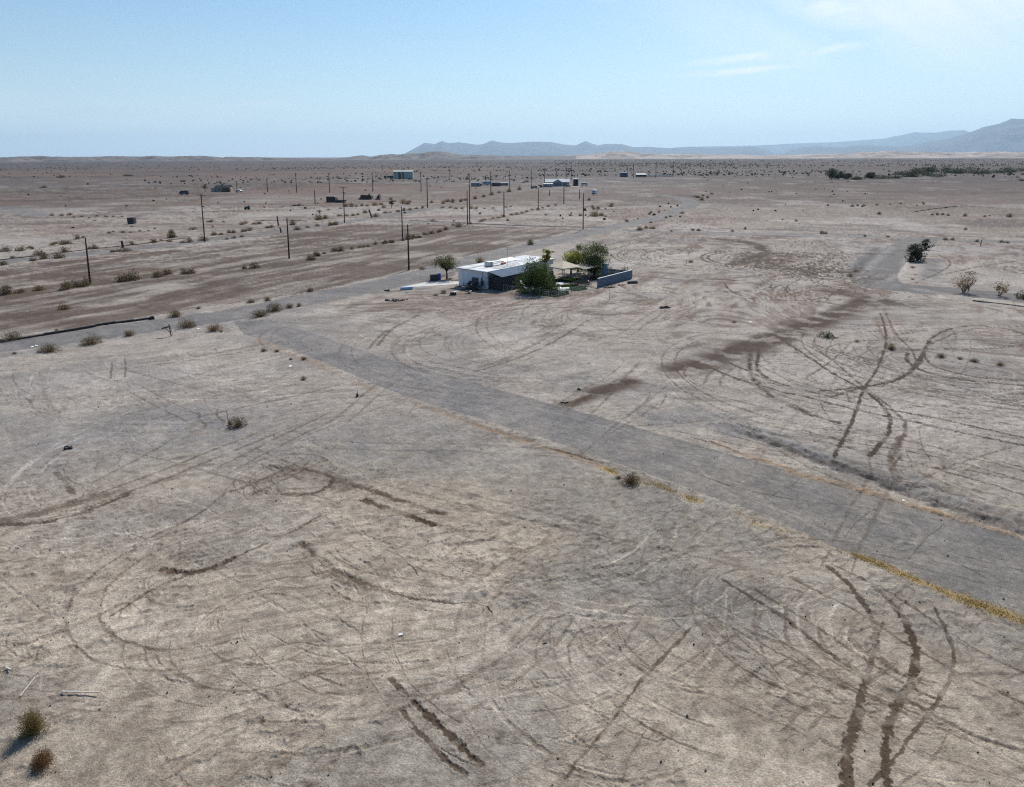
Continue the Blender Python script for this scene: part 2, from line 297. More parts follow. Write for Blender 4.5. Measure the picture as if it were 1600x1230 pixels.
for lay, hw, s, rut, pts in T:
    W = px(*pts); my = sum(q[1] for q in W) / len(W)
    if lay == 'fine': hw *= 1 + .1 * float(sst(38, 75, np.array(my))); s = min(1.25, s * (1 + .4 * float(sst(38, 75, np.array(my)))))
    stroke(lay, W, hw, s, .35 if hw < .3 else .8, rut, abs(rut) * .5 if 0 < rut and hw < .4 else 0)
for lay, s_, poly in [('brown', .95, [(-150, 430), (0, 418), (200, 398), (330, 384), (450, 367), (560, 351), (640, 351), (760, 353), (900, 358), (850, 372), (740, 398), (640, 424), (560, 441), (480, 458), (300, 484), (120, 512), (-150, 545)]), ('brown', .75, [(-200, 325), (0, 318), (150, 312), (300, 306), (450, 300), (600, 292), (700, 288), (500, 284), (300, 288), (0, 296), (-200, 300)]),
                      ('brown', .6, [(-200, 285), (0, 280), (400, 275), (800, 270), (800, 260), (400, 262), (0, 262), (-200, 262)]), ('brown', .8, [(900, 262), (1250, 266), (1700, 262), (1700, 247), (1200, 251), (900, 254)]), ('brown', .33, [(1100, 300), (1300, 310), (1700, 300), (1700, 280), (1300, 285), (1100, 285)])]:
    fill(lay, px(*poly), s_)
# soft soil provinces of the foreground
for lay, hw, s, pts in [('gray', 9, .75, [(180, 690), (330, 665), (480, 690), (640, 690)]), ('gray', 6, .6, [(540, 720), (700, 710), (850, 730)]), ('gray', 6, .6, [(900, 780), (1050, 800), (1180, 840)]), ('gray', 5, .6, [(1000, 930), (1150, 940), (1290, 930)]),
                        ('gray', 5, .5, [(150, 830), (300, 800), (420, 820)]), ('gray', 4, .55, [(1350, 890), (1480, 960), (1600, 1010)]), ('pale', 5, .6, [(500, 830), (620, 870), (700, 920)]), ('pale', 6, .5, [(100, 920), (300, 1010), (600, 1050), (900, 1050)]),
                        ('pale', 8, .6, [(1300, 660), (1450, 640), (1600, 650)]), ('pale', 7, .5, [(1260, 580), (1330, 570)]), ('pale', 5, .5, [(100, 600), (300, 580)]), ('pale', 5, .55, [(560, 500), (700, 505), (860, 540)]), ('pale', 8, .55, [(980, 410), (1050, 400), (1120, 400)])]:
    stroke(lay, px(*pts), hw, s, .95)
# families of skid arcs: sharp little steps in the crust thrown up by circling tyres
rng = random.Random(5)
def family(cpx, r0, r1, n, a0, a1, s=.5, hw=(.06, .16), rut=.028, dark=.42):
    cx, cy = at(*cpx)
    for i in range(int(n * (.5 if cy < 75 else 1.3))):
        r = rng.uniform(r0, r1); span = (a1 - a0) * rng.uniform(.15, .55); b0 = rng.uniform(a0, a1 - span); b1 = b0 + span
        ox, oy = rng.gauss(0, .25 + .16 * r), rng.gauss(0, .25 + .16 * r); h_ = rng.uniform(*hw); k = rng.random(); sq = rng.uniform(.7, 1.3); ss = s * rng.uniform(.3, 1.0)
        for dr in ((0, 1.45) if rng.random() < .5 else (0,)):
            pts = [(cx + ox + (r + dr) * math.cos(R(t)), cy + oy + (r + dr) * sq * math.sin(R(t))) for t in np.linspace(b0, b1, max(5, int(span / 9)))]
            stroke('fine' if k < dark else ('pale' if k < dark + .3 else None), pts, h_, ss if k < dark else .8, .6, rut * rng.uniform(.5, 1.3), rut * .6, taper=True)
family((1040, 985), 1.2, 5.5, 26, 110, 290, s=.45)
family((960, 1010), 3.5, 9, 26, 100, 300, s=.4)
family((700, 830), 3, 9, 22, 180, 330, s=.5)
family((430, 960), 2, 7, 26, 0, 360, s=.55)
family((90, 1010), .8, 3, 14, 60, 330, s=.55)
family((330, 880), 1.5, 6, 14, 0, 360, s=.5)
family((470, 745), 1, 5, 18, 0, 360, s=.7)
family((1250, 960), 2, 9, 36, 0, 360, s=.6)
family((1430, 1010), 1.5, 7, 60, 90, 290, s=.7)
family((640, 900), 4, 14, 24, 200, 340, s=.5)
family((800, 800), 3, 16, 26, 190, 360, s=.45)
family((1000, 860), 3, 14, 26, 180, 360, s=.45)
family((100, 850), 2, 12, 22, 0, 360, s=.4)
family((250, 700), 3, 18, 26, 0, 360, s=.35)
family((420, 540), 4, 30, 22, 180, 300, s=.4, hw=(.08, .2))
family((1240, 410), 2, 14, 46, 0, 360, s=1.5, hw=(.22, .5), dark=.8)
family((1310, 430), 2, 10, 26, 0, 360, s=1.5, hw=(.22, .5), dark=.8)
family((1060, 400), 3, 18, 18, 0, 360, s=1.0, hw=(.18, .4), dark=.8)
family((1480, 560), 4, 18, 30, 0, 360, s=.8, hw=(.1, .2), dark=.8)
family((1300, 590), 3, 16, 40, 0, 360, s=.8, hw=(.08, .18), dark=.8)
family((1010, 500), 4, 20, 18, 0, 360, s=.6, hw=(.12, .3), dark=.8)
family((820, 540), 4, 24, 12, 0, 360, s=.45, hw=(.12, .3), dark=.8)
family((650, 520), 4, 20, 9, 0, 360, s=.35, hw=(.1, .25), dark=.8)
family((1300, 780), 1.5, 6, 10, 180, 330, s=.5, rut=.02)
for i in range(95):                                # churned ground where the riders cross, right of the garden wall
    x0, y0 = at(rng.gauss(1255, 55), min(470, max(378, rng.gauss(425, 24)))); a = rng.choice([R(62), R(20), R(110)]) + rng.gauss(0, .45); l = rng.uniform(6, 24); bow = rng.gauss(0, .18) * l
    pts = [(x0 + math.cos(a) * l * (t - .5) - math.sin(a) * bow * t * (1 - t) * 4, y0 + math.sin(a) * l * (t - .5) + math.cos(a) * bow * t * (1 - t) * 4) for t in (0, .25, .5, .75, 1)]
    stroke('fine', pts, rng.uniform(.14, .3), rng.uniform(.7, 1.2), .6, .03, taper=True)
for i in range(40):
    x0, y0 = at(rng.uniform(1180, 1590), rng.uniform(520, 760)); a = rng.choice([R(-28), R(-20), R(70)]) + rng.gauss(0, .3); l = rng.uniform(8, 30); bow = rng.gauss(0, .12) * l
    pts = [(x0 + math.cos(a) * l * (t - .5) - math.sin(a) * bow * t * (1 - t) * 4, y0 + math.sin(a) * l * (t - .5) + math.cos(a) * bow * t * (1 - t) * 4) for t in (0, .25, .5, .75, 1)]
    stroke('fine', pts, rng.uniform(.06, .13), rng.uniform(.5, .9), .6, .03, taper=True)
# straight passes along the roads and across the lots
for i in range(260):
    x0, y0 = rng.uniform(-60, 70), rng.uniform(24, 150)
    a = rng.choice([R(61), R(-32), R(61), R(150), rng.uniform(0, 6.3)]) + rng.gauss(0, .12); l = rng.uniform(4, 26)
    pts = [(x0 + math.cos(a) * l * t + rng.gauss(0, .25), y0 + math.sin(a) * l * t + rng.gauss(0, .25)) for t in (0, .35, .7, 1)]
    k = y0 / 60
    ly = rng.choice(['fine', 'fine', 'pale', None]); hh = rng.uniform(.05, .11) * (1 + k); nx_, ny_ = -math.sin(a) * 1.5, math.cos(a) * 1.5; ss = rng.uniform(.25, .65)
    for dd in ((0, 1) if rng.random() < .6 else (0,)): stroke(ly, [(p[0] + nx_ * dd, p[1] + ny_ * dd) for p in pts], hh, ss, .6, rng.uniform(.015, .035), .015, taper=True)
# tyre lines on the gravel of the near road
for off in np.linspace(-3.2, 3.2, 8):
    P = np.array(px((420, 512), (600, 580), (800, 636), (1000, 696), (1200, 765), (1400, 838), (1620, 915)))
    nrm = np.array([.48, .87]); stroke(('gray', 'pale', 'fine')[int(abs(off * 7)) % 3], P + nrm * off * .8 + np.random.default_rng(int(off * 9) + 50).normal(0, .25, P.shape), .16, .4, .9, .014)
for pts, hw_, s_ in [([(380, 530), (520, 580), (620, 620), (740, 660), (860, 700), (980, 740), (1100, 782), (1300, 862), (1600, 1000)], 1.2, .3), ([(430, 500), (620, 558), (760, 596), (880, 628), (985, 655)], 1.0, .3), ([(0, 556), (240, 522), (370, 505)], 1.0, .4), ([(500, 474), (640, 447), (740, 418)], 1.3, .4), ([(500, 456), (640, 427), (740, 400), (850, 374)], 1.0, .4)]: stroke('gray', px(*pts), hw_, s_, .95)
for i in range(46):                                # curved tyre marks and cracks on the road
    t0 = rng.random(); q0 = np.array(at(430 + 1100 * t0, 527 + 350 * t0)) + rng.uniform(-2.5, 2.5) * np.array([.48, .87]); a = R(-31) + rng.gauss(0, .22); l = rng.uniform(4, 18); bow = rng.gauss(0, .06) * l
    pts = [(q0[0] + math.cos(a) * l * t - math.sin(a) * bow * t * (1 - t) * 4, q0[1] + math.sin(a) * l * t + math.cos(a) * bow * t * (1 - t) * 4) for t in (0, .25, .5, .75, 1)]
    stroke(rng.choice(['fine', 'pale', 'gray', 'pale']), pts, rng.uniform(.05, .14), rng.uniform(.25, .55), .8, .012, taper=True)
for pts in ([(1420, 870), (1440, 845), (1470, 820)], [(1440, 850), (1400, 845), (1370, 835)], [(1320, 838), (1340, 812), (1372, 790)], [(1200, 775), (1240, 755), (1255, 740)], [(1470, 862), (1540, 900)], [(1450, 850), (1560, 880), (1640, 900)]): stroke('fine', px(*pts), .045, .8, .6, .02)
for pts in ([(1370, 800), (1420, 812), (1436, 832), (1420, 852), (1360, 862)], [(1350, 800), (1400, 820), (1410, 838), (1390, 852)], [(1560, 890), (1480, 875), (1420, 860)]): stroke('pale', px(*pts), .2, .8, .9, .012)

# --- relief
Z = (0.5 * (fbm(X, Y, 60, 3, 1) - .5) + 0.16 * (fbm(X, Y, 9, 3, 2) - .5)) * sst(4000, 400, RR)
Z = Z + near * ((.05 + .16 * sst(.45, .7, fbm(X, Y, 8, 3, 12))) * (fbm(X, Y, 1.0, 3, 3) - .5) + 0.045 * (fbm(X, Y, .35, 2, 4) - .5)) + (mid - near) * .16 * (fbm(X, Y, 2.6, 2, 6) - .5)
rid = 1 - np.abs(2 * fbm(X * .6 + Y * .8, (Y * .6 - X * .8) * 2.2, 1.5, 3, 9) - 1)       # small wind and tyre ridges
Z = Z + near * .07 * sst(.8, 1, rid) * sst(.4, .65, fbm(X, Y, 7, 2, 10))
onroad = L['road']
Z = Z * (1 - .0 * onroad)
flat = np.clip(onroad, 0, 1)
base0 = (0.5 * (fbm(X, Y, 60, 3, 1) - .5) + 0.06 * (fbm(X, Y, 9, 3, 2) - .5)) * sst(4000, 400, RR)
Z = Z * (1 - flat) + (base0 - .03 + near * .018 * (fbm(X, Y, .5, 2, 11) - .5)) * flat
Z = Z + RUT * (1 - .5 * flat) * sst(900, 200, RR) * (.3 + .8 * sst(.38, .66, fbm(X, Y, .8, 3, 5)))
Z = Z - .0
_iv = sst(75, 90, Y) * sst(175, 150, Y) * sst(-32, -20, X) * sst(45, 32, X)          # the house lot is graded level
Z = Z * (1 - .75 * _iv)
def H(x, y):
    r = math.hypot(x, y); a = math.atan2(x, y)
    i = int(np.clip(np.searchsorted(rr, r) - 1, 0, nr - 2)); j = int(np.clip(np.searchsorted(aa[:len(fine)], a) - 1, 0, len(fine) - 2))
    t = np.clip((r - rr[i]) / (rr[i + 1] - rr[i]), 0, 1); s = np.clip((a - aa[j]) / (aa[j + 1] - aa[j]), 0, 1)
    return float((Z[i, j] * (1 - s) + Z[i, j + 1] * s) * (1 - t) + (Z[i + 1, j] * (1 - s) + Z[i + 1, j + 1] * s) * t)

# --- soil colour (albedo)
def lerp(a, b, t): return a + (np.array(b, np.float32) - a) * np.clip(t, 0, 1)[..., None]
big = fbm(X, Y, 45, 4, 20); med = fbm(X, Y, 8, 4, 21); sml = fbm(X, Y, 1.1, 3, 22); wide = fbm(X, Y, 320, 4, 24)
strk = .6 * fbm((X * .42 + Y * .91) * .16, X * .91 - Y * .42, 2.4, 5, 23, .62) + .4 * fbm(X * .35, Y, 9, 4, 27)                # scrape marks along the streets
grit = fbm(X, Y, .22, 2, 25)
flow = .25 + 1.1 * (fbm(X, Y, 30, 2, 40) - .5)                                       # fleck direction wanders slowly
cf, sf = np.cos(flow), np.sin(flow); U = X * cf + Y * sf + 1.2 * (fbm(X, Y, 3, 2, 41) - .5); V = Y * cf - X * sf + .5 * (fbm(X, Y, 2, 2, 42) - .5)
dash = vnoise(U / 1.1, V / .28, 43) * .55 + vnoise(U / .5, V / .14, 44) * .3 + grit * .15          # shade of small crust ridges, put into the soil colour as dark flecks
dsh2 = vnoise(U / 4, V / .9, 45) * .5 + vnoise(U / 1.8, V / .45, 46) * .3 + sml * .2
dpat = sst(.38, .62, fbm(X, Y, 6, 3, 47))
col = np.zeros(X.shape + (3,), np.float32) + np.array((.350, .300, .243), np.float32)
col = lerp(col, (.265, .24, .208), sst(.38, .70, med) * .65)
col = lerp(col, (.45, .39, .315), sst(.52, .76, fbm(X, Y, 5, 4, 26)) * .55)
fieldm = sst(75, 130, RR)
col = lerp(col, (.185, .128, .095), fieldm * sst(.46, .62, strk) * sst(.3, .55, big) * .75)
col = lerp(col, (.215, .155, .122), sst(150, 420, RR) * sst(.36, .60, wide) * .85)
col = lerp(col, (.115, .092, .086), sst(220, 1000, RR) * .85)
hst = .6 * fbm(X * .35, Y, 16, 5, 50, .6) + .4 * fbm(X * .3, Y, 60, 3, 51)
col = lerp(col, (.10, .078, .07), sst(.5, .62, hst) * sst(140, 260, RR) * .6)
col = lerp(col, (.40, .35, .305), sst(120, 250, RR) * sst(1500, 500, RR) * sst(.60, .72, fbm(X, Y * .8, 22, 5, 28)) * .6)
col = lerp(col, (.125, .098, .078), sst(.58, .74, dash) * near * (.06 + .56 * dpat))  # ridge shade painted in as dark flecks
col = lerp(col, (.15, .108, .084), sst(.57, .72, dsh2) * sst(55, 110, RR) * sst(900, 300, RR) * (.25 + .5 * sst(.4, .6, big)))
col = lerp(col, (.43, .37, .30), sst(.44, .30, dsh2) * sst(60, 110, RR) * sst(600, 250, RR) * .5)
bk = sst(.30, .62, .5 * sml + .5 * med)                                             # break-up
stb = sst(.36, .56, strk)
col = lerp(col, (.205, .195, .185), L['gray'] * (.45 + .55 * bk))
col = lerp(col, (.47, .41, .345), L['pale'] * (.35 + .65 * sst(.35, .65, fbm(X, Y, 3, 4, 29))))
col = lerp(col, (.11, .075, .054), L['brown'] * (.12 + .88 * np.where(RR > 85, stb * .75 + .25 * bk, bk)))
col = lerp(col, (.088, .058, .042), L['dirt'] * (.22 + .8 * sst(.32, .56, fbm(X, Y, 2.0, 4, 48))) * (.75 + .25 * sst(.32, .52, fbm(X * .5, Y, 7, 4, 49))))
col = lerp(col, (.155, .118, .090), sst(.52, .74, rid * .35 + .65 * fbm(X, Y, .8, 3, 31)) * near * .30)
rd = L['road']
rc = np.zeros_like(col) + np.array((.238, .217, .194), np.float32)
rc = lerp(rc, (.33, .285, .24), sst(.42, .66, fbm(X, Y, 5, 5, 33)) * .5); rc = lerp(rc, (.165, .158, .152), sst(.5, .8, fbm(X, Y, 2.2, 3, 34)) * .5)
rc = rc * np.where(ROAD == 6, .70, np.where(ROAD > 1, .84, .86)).astype(np.float32)[..., None]; rc = lerp(rc, (.33, .29, .25), L['pale'] * .6); rc = lerp(rc, (.18, .172, .165), L['gray'] * .5); rc = lerp(rc, (.30, .215, .10), L['yellow'] * .7); rc = lerp(rc, (.26, .19, .125), L['straw'] * .6)
col = col * (1 - rd[..., None]) + rc * rd[..., None]
fk = np.clip(.50 + .75 * sst(.34, .6, fbm(X, Y, .9, 3, 35)), 0, 1)
col = lerp(col, (.085, .058, .040), L['fine'] * fk)
col = lerp(col, (.36, .255, .10), L['yellow'] * (.05 + .9 * sst(.40, .60, fbm(X, Y, 1.6, 4, 36))) * (1 - .5 * rd))
col = lerp(col, (.29, .20, .125), L['straw'] * (.3 + .7 * bk) * (1 - .5 * rd))
col = lerp(col, (.07, .055, .045), L['dark'] * (.4 + .6 * bk))
col = col * (1 + .30 * (grit - .5) * near[..., ] + .22 * (sml - .5))[..., None]
col = .275 * (np.maximum(col, .02) / .275) ** 1.13
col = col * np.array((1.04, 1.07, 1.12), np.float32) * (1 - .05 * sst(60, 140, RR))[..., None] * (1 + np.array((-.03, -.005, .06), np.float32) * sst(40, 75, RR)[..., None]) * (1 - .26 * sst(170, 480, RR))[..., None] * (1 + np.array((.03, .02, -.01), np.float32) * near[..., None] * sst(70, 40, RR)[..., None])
col = lerp(col, (.165, .115, .095), sst(190, 330, RR) * sst(60, -40, X) * sst(2500, 900, RR) * sst(.38, .58, wide * .5 + hst * .5) * .85)
col = np.clip(col, .015, .8)

def mat(name, col=(.5, .5, .5), rough=.8, var=.12, scale=3.0, metal=0.0, bump=0.0, col2=None):
    m = bpy.data.materials.new(name); m.use_nodes = True; t = m.node_tree; b = t.nodes['Principled BSDF']
    b.inputs['Roughness'].default_value = rough; b.inputs['Metallic'].default_value = metal
    tc_ = N(t, 'ShaderNodeTexCoord'); n = N(t, 'ShaderNodeTexNoise'); n.inputs['Scale'].default_value = scale; n.inputs['Detail'].default_value = 5
    t.links.new(tc_.outputs['Object'], n.inputs[0])
    c2 = col2 or tuple(x * (1 - 2.2 * var) for x in col)
    t.links.new(mixc(t, ramp(t, n.outputs[0], .35, .7), tuple(min(1, x * (1 + var * .5)) for x in col), c2), b.inputs['Base Color'])
    if bump:
        bn = N(t, 'ShaderNodeBump'); bn.inputs['Strength'].default_value = bump; bn.inputs['Distance'].default_value = .03
        t.links.new(n.outputs[0], bn.inputs['Height']); t.links.new(bn.outputs[0], b.inputs['Normal'])
    return m
def soil_mat(name, rough=.95, fleck=.5):
    m = bpy.data.materials.new(name); m.use_nodes = True; t = m.node_tree; b = t.nodes['Principled BSDF']
    b.inputs['Roughness'].default_value = rough; b.inputs['Specular IOR Level'].default_value = .15
    a = N(t, 'ShaderNodeAttribute', attribute_name='soil'); g = N(t, 'ShaderNodeNewGeometry')
    def noise(s, d=3, r=.55):
        n = N(t, 'ShaderNodeTexNoise'); n.inputs['Scale'].default_value = s; n.inputs['Detail'].default_value = d; n.inputs['Roughness'].default_value = r
        t.links.new(g.outputs['Position'], n.inputs[0]); return n.outputs[0]
    na, nb, nc_ = noise(11, 4, .75), noise(2.3, 4), noise(.35, 5)
    c_ = mixc(t, 1.0, a.outputs['Color'], mixc(t, ramp(t, na, .25, .75), (.60, .59, .58), (1.38, 1.38, 1.38)), 'MULTIPLY')
    c_ = mixc(t, 1.0, c_, mixc(t, ramp(t, nb, .3, .7), (.86, .85, .84), (1.12, 1.12, 1.12)), 'MULTIPLY')
    c_ = mixc(t, 1.0, c_, mixc(t, ramp(t, nc_, .3, .7), (.90, .89, .89), (1.08, 1.07, 1.06)), 'MULTIPLY')
    fl = mth(t, 'MULTIPLY', ramp(t, noise(6.5, 2, .5), .66, .72), ramp(t, nb, .45, .6, 0, fleck))
    c_ = mixc(t, fl, c_, (.07, .055, .045))
    t.links.new(c_, b.inputs['Base Color'])
    bn = N(t, 'ShaderNodeBump'); bn.inputs['Strength'].default_value = .85; bn.inputs['Distance'].default_value = .07
    t.links.new(mth(t, 'ADD', na, mth(t, 'MULTIPLY', noise(28, 2), .4)), bn.inputs['Height']); t.links.new(bn.outputs[0], b.inputs['Normal'])
    return m
M_soil = soil_mat('desert soil'); M_gravel = soil_mat('road gravel', .9, .7)
idx = np.arange(nr * nc).reshape(nr, nc)
jn = np.roll(idx, -1, axis=1)
quads = np.stack([idx[:-1], idx[1:], jn[1:], jn[:-1]], -1).reshape(-1, 4)            # seen from above: counter-clockwise fixed below
quads = quads[:, ::-1]
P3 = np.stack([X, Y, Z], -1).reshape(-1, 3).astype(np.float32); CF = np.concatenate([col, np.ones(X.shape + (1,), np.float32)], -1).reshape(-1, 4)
rf = ROAD.reshape(-1)[quads]; lab = rf.max(1) * ((rf > 0).sum(1) >= 3)
def grid_mesh(name, q, m):
    u, inv = np.unique(q, return_inverse=True); inv = inv.reshape(-1).astype(np.int32)
    me = bpy.data.meshes.new(name); me.vertices.add(len(u)); me.vertices.foreach_set('co', P3[u].reshape(-1))
    me.loops.add(len(inv)); me.loops.foreach_set('vertex_index', inv)
    me.polygons.add(len(q)); me.polygons.foreach_set('loop_start', np.arange(0, len(inv), 4, dtype=np.int32))
    at_ = me.attributes.new('soil', 'FLOAT_COLOR', 'POINT'); at_.data.foreach_set('color', CF[u].reshape(-1))
    me.update(calc_edges=True); me.materials.append(m)
    o = bpy.data.objects.new(name, me); C.objects.link(o); o['kind'] = 'structure'; return o
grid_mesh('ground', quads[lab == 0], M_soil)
for k in range(1, 7): grid_mesh('road', quads[lab == k], M_gravel)

# ------------------------------------------------------------------ builders
class MB:
    def __init__(s): s.v = []; s.f = []
    def add(s, vs, fs):
        o = len(s.v); s.v += [tuple(q) for q in vs]; s.f += [tuple(i + o for i in f) for f in fs]; return s
    def box(s, c, d, rz=0, ry=0, rx=0, taper=1.0):
        m = Matrix.Translation(c) @ Matrix.Rotation(rz, 4, 'Z') @ Matrix.Rotation(ry, 4, 'Y') @ Matrix.Rotation(rx, 4, 'X')
        vs = [m @ Vector((x * d[0] / 2 * (taper if z > 0 else 1), y * d[1] / 2 * (taper if z > 0 else 1), z * d[2] / 2)) for z in (-1, 1) for x, y in ((-1, -1), (1, -1), (1, 1), (-1, 1))]
        return s.add(vs, [(3, 2, 1, 0), (4, 5, 6, 7), (0, 1, 5, 4), (1, 2, 6, 5), (2, 3, 7, 6), (3, 0, 4, 7)])
    def tube(s, pts, rad, n=8, cap=True):
        pts = [Vector(p) for p in pts]; rad = rad if hasattr(rad, '__len__') else [rad] * len(pts); vs = []; fs = []
        for i, p in enumerate(pts):
            d = (pts[min(i + 1, len(pts) - 1)] - pts[max(i - 1, 0)]).normalized()
            a = d.orthogonal().normalized() if i == 0 else (a - d * a.dot(d)).normalized(); b = d.cross(a)
            vs += [p + (a * math.cos(2 * math.pi * k / n) + b * math.sin(2 * math.pi * k / n)) * rad[i] for k in range(n)]
        for i in range(len(pts) - 1):
            for k in range(n): fs.append((i * n + k, i * n + (k + 1) % n, (i + 1) * n + (k + 1) % n, (i + 1) * n + k))
        if cap: fs += [tuple(range(n - 1, -1, -1)), tuple(range((len(pts) - 1) * n, len(pts) * n))]
        return s.add(vs, fs)
    def lathe(s, prof, c=(0, 0, 0), n=16):
        vs = [(c[0] + r * math.cos(2 * math.pi * k / n), c[1] + r * math.sin(2 * math.pi * k / n), c[2] + z) for r, z in prof for k in range(n)]
        fs = [(i * n + k, i * n + (k + 1) % n, (i + 1) * n + (k + 1) % n, (i + 1) * n + k) for i in range(len(prof) - 1) for k in range(n)]
        fs += [tuple(range(n - 1, -1, -1)), tuple(range((len(prof) - 1) * n, len(prof) * n))]
        return s.add(vs, fs)
    def prism(s, prof, y0, y1):                  # profile in x,z (counter-clockwise seen from -y), pushed along y
        n = len(prof); vs = [(x, y0, z) for x, z in prof] + [(x, y1, z) for x, z in prof]
        return s.add(vs, [tuple(range(n)), tuple(range(2 * n - 1, n - 1, -1))] + [(i, i + n, (i + 1) % n + n, (i + 1) % n) for i in range(n)])
    def slab(s, vs, th=.06):                     # a sheet of given corners with thickness downward
        vs = [Vector(v) for v in vs]; n = len(vs); lo = [v - Vector((0, 0, th)) for v in vs]
        return s.add(vs + lo, [tuple(range(n)), tuple(range(2 * n - 1, n - 1, -1))] + [(i, i + n, (i + 1) % n + n, (i + 1) % n) for i in range(n)])
    def build(s, name, m, parent=None, smooth=False, bevel=0):
        me = bpy.data.meshes.new(name); me.from_pydata(s.v, [], s.f); me.materials.append(m)
        me.polygons.foreach_set('use_smooth', [smooth] * len(me.polygons)); me.update()
        o = bpy.data.objects.new(name, me); C.objects.link(o); o.parent = parent
        if bevel:
            b = o.modifiers.new('bevel', 'BEVEL'); b.width = bevel; b.segments = 2; b.limit_method = 'ANGLE'
        return o
def tag(o, label=None, cat=None, group=None, kind=None):
    if label: o['label'] = label
    if cat: o['category'] = cat
    if group: o['group'] = group
    if kind: o['kind'] = kind
    return o
def thing(name, label, cat, x, y, rz=0, group=None, z=None):
    o = bpy.data.objects.new(name, None); C.objects.link(o)
    o.location = (x, y, H(x, y) if z is None else z); o.rotation_euler = (0, 0, rz); o.empty_display_size = .3
    return tag(o, label, cat, group)
def copy_tree(o, parent=None):
    c = o.copy(); C.objects.link(c); c.parent = parent
    for ch in o.children: copy_tree(ch, c)
    return c
def put(o, x, y, rz=0, s=1.0, dz=0.0):
    o.location = (x, y, H(x, y) + dz); o.rotation_euler = (0, 0, rz); o.scale = (s, s, s) if not hasattr(s, '__len__') else s; return o
#@@S0
# ------------------------------------------------------------------ hills and mountains, built at their distance
def range_mesh(name, prof, r0, depth, seed, m, base=-.5, rough=.12, lift=0.0, nseg=34, step=.12, pw=.75):
    """prof: skyline as photo pixels; a heightfield r0..r0+depth whose crest carries that skyline"""
    ae = [azel(*p) for p in prof]; A = np.array([q[0] for q in ae]); Eg = np.array([q[1] for q in ae])
    a = np.arange(A.min(), A.max(), R(step)); rad = np.linspace(0, 1, nseg)
    crest = np.interp(a, A, Eg)
    rc_ = r0 + depth * .5
    h = np.maximum(np.tan(crest) * rc_ + CAM_H + lift, 0)
    AA, TT = np.meshgrid(a, rad); RRm = r0 + depth * TT
    xx = RRm * np.sin(AA); yy = RRm * np.cos(AA)
    shp = np.clip(1 - np.abs(2 * TT - 1), 0, 1) ** pw
    nz = fbm(xx, yy, depth * .22, 5, seed); rg = 1 - np.abs(2 * fbm(xx, yy, depth * .16, 4, seed + 3) - 1)
    fe = np.clip(4 * (1 - np.abs(2 * TT - 1)), 0, 1)
    zz = h[None, :] * shp * (1 + rough * (1 - shp) * (3.2 * (rg - .75) + 2 * (nz - .5))) + h[None, :] * rough * .35 * (rg - .8) * fe
    zz = np.where((TT == 0) | (TT == 1), base, np.maximum(zz, base))
    vs = np.stack([xx, yy, zz], -1).reshape(-1, 3); nr_, na_ = len(rad), len(a); ii = np.arange(nr_ * na_).reshape(nr_, na_)
    q = np.stack([ii[:-1, :-1], ii[:-1, 1:], ii[1:, 1:], ii[1:, :-1]], -1).reshape(-1, 4)
    me = bpy.data.meshes.new(name); me.from_pydata(vs.tolist(), [], q.tolist()); me.materials.append(m); me.update()
    o = bpy.data.objects.new(name, me); C.objects.link(o); o['kind'] = 'structure'; return o
M_rock = mat('mountain rock', (.03, .05, .09), .95, .2, .0006)  # blue of the distant haze is put into the rock colour
M_hill = mat('dark desert hill', (.13, .10, .09), .95, .38, .009, col2=(.055, .05, .05))
M_hill2 = mat('pale desert hill', (.36, .29, .25), .95, .22, .004)
range_mesh('mountain', [(600, 244), (632, 240), (645, 233), (655, 228), (663, 223), (680, 224.5), (690, 219.5), (700, 223), (716, 222), (745, 226), (755, 225), (768, 219.5), (778, 221.5), (785, 223), (800, 223.5), (825, 221.5), (860, 221), (880, 225), (900, 226.5), (915, 219.5), (925, 224), (936, 227), (945, 224.5), (972, 225), (990, 230), (1010, 229), (1042, 231.5), (1080, 229), (1110, 231), (1150, 229.5), (1176, 228.5), (1192, 232), (1203, 236), (1216, 243.5)], 25000, 6000, 41, M_rock, rough=.16, step=.05)
range_mesh('mountain', [(1218, 243), (1236, 234), (1250, 231.5), (1275, 228), (1310, 230), (1350, 226.5), (1380, 228), (1400, 229), (1428, 227), (1446, 222), (1459, 221), (1480, 217), (1500, 211), (1520, 205), (1537, 198), (1562, 193), (1581, 185), (1602, 186), (1650, 180), (1720, 178), (1780, 190), (1860, 184), (1960, 205), (2100, 220), (2300, 241)], 23000, 7000, 43, M_rock, rough=.16, step=.05)
range_mesh('mountain', [(1040, 243), (1090, 229), (1130, 228), (1184, 227), (1220, 225), (1256, 223), (1303, 222), (1350, 218.5), (1381, 216), (1400, 212), (1428, 206), (1459, 207), (1485, 203.5), (1505, 202.5), (1516, 206), (1560, 212), (1700, 225), (1800, 240)], 40000, 6000, 47, M_rock, rough=.12, step=.05)
range_mesh('mountain', [(-420, 244), (-330, 236), (-240, 238), (-130, 243.8), (-60, 246)], 26000, 5000, 48, M_rock, rough=.16, step=.08)
range_mesh('hill', [(-500, 247), (-200, 246), (-40, 246), (10, 246), (30, 245), (50, 244.3), (66, 244), (80, 245), (120, 245.5), (180, 244.3), (220, 245), (236, 243.7), (260, 244.4), (310, 243.8), (340, 245), (372, 245.5), (400, 246), (460, 247), (540, 247)], 5200, 900, 51, M_hill, rough=.95, step=.05)
range_mesh('hill', [(535, 246.5), (558, 243.8), (566, 243), (580, 244.5), (596, 241.5), (620, 241), (640, 239.5), (656, 240), (672, 237.3), (690, 237.2), (706, 239.5), (730, 242), (770, 243), (830, 244), (900, 243.5)], 5600, 1300, 53, M_hill, rough=.95, step=.05)
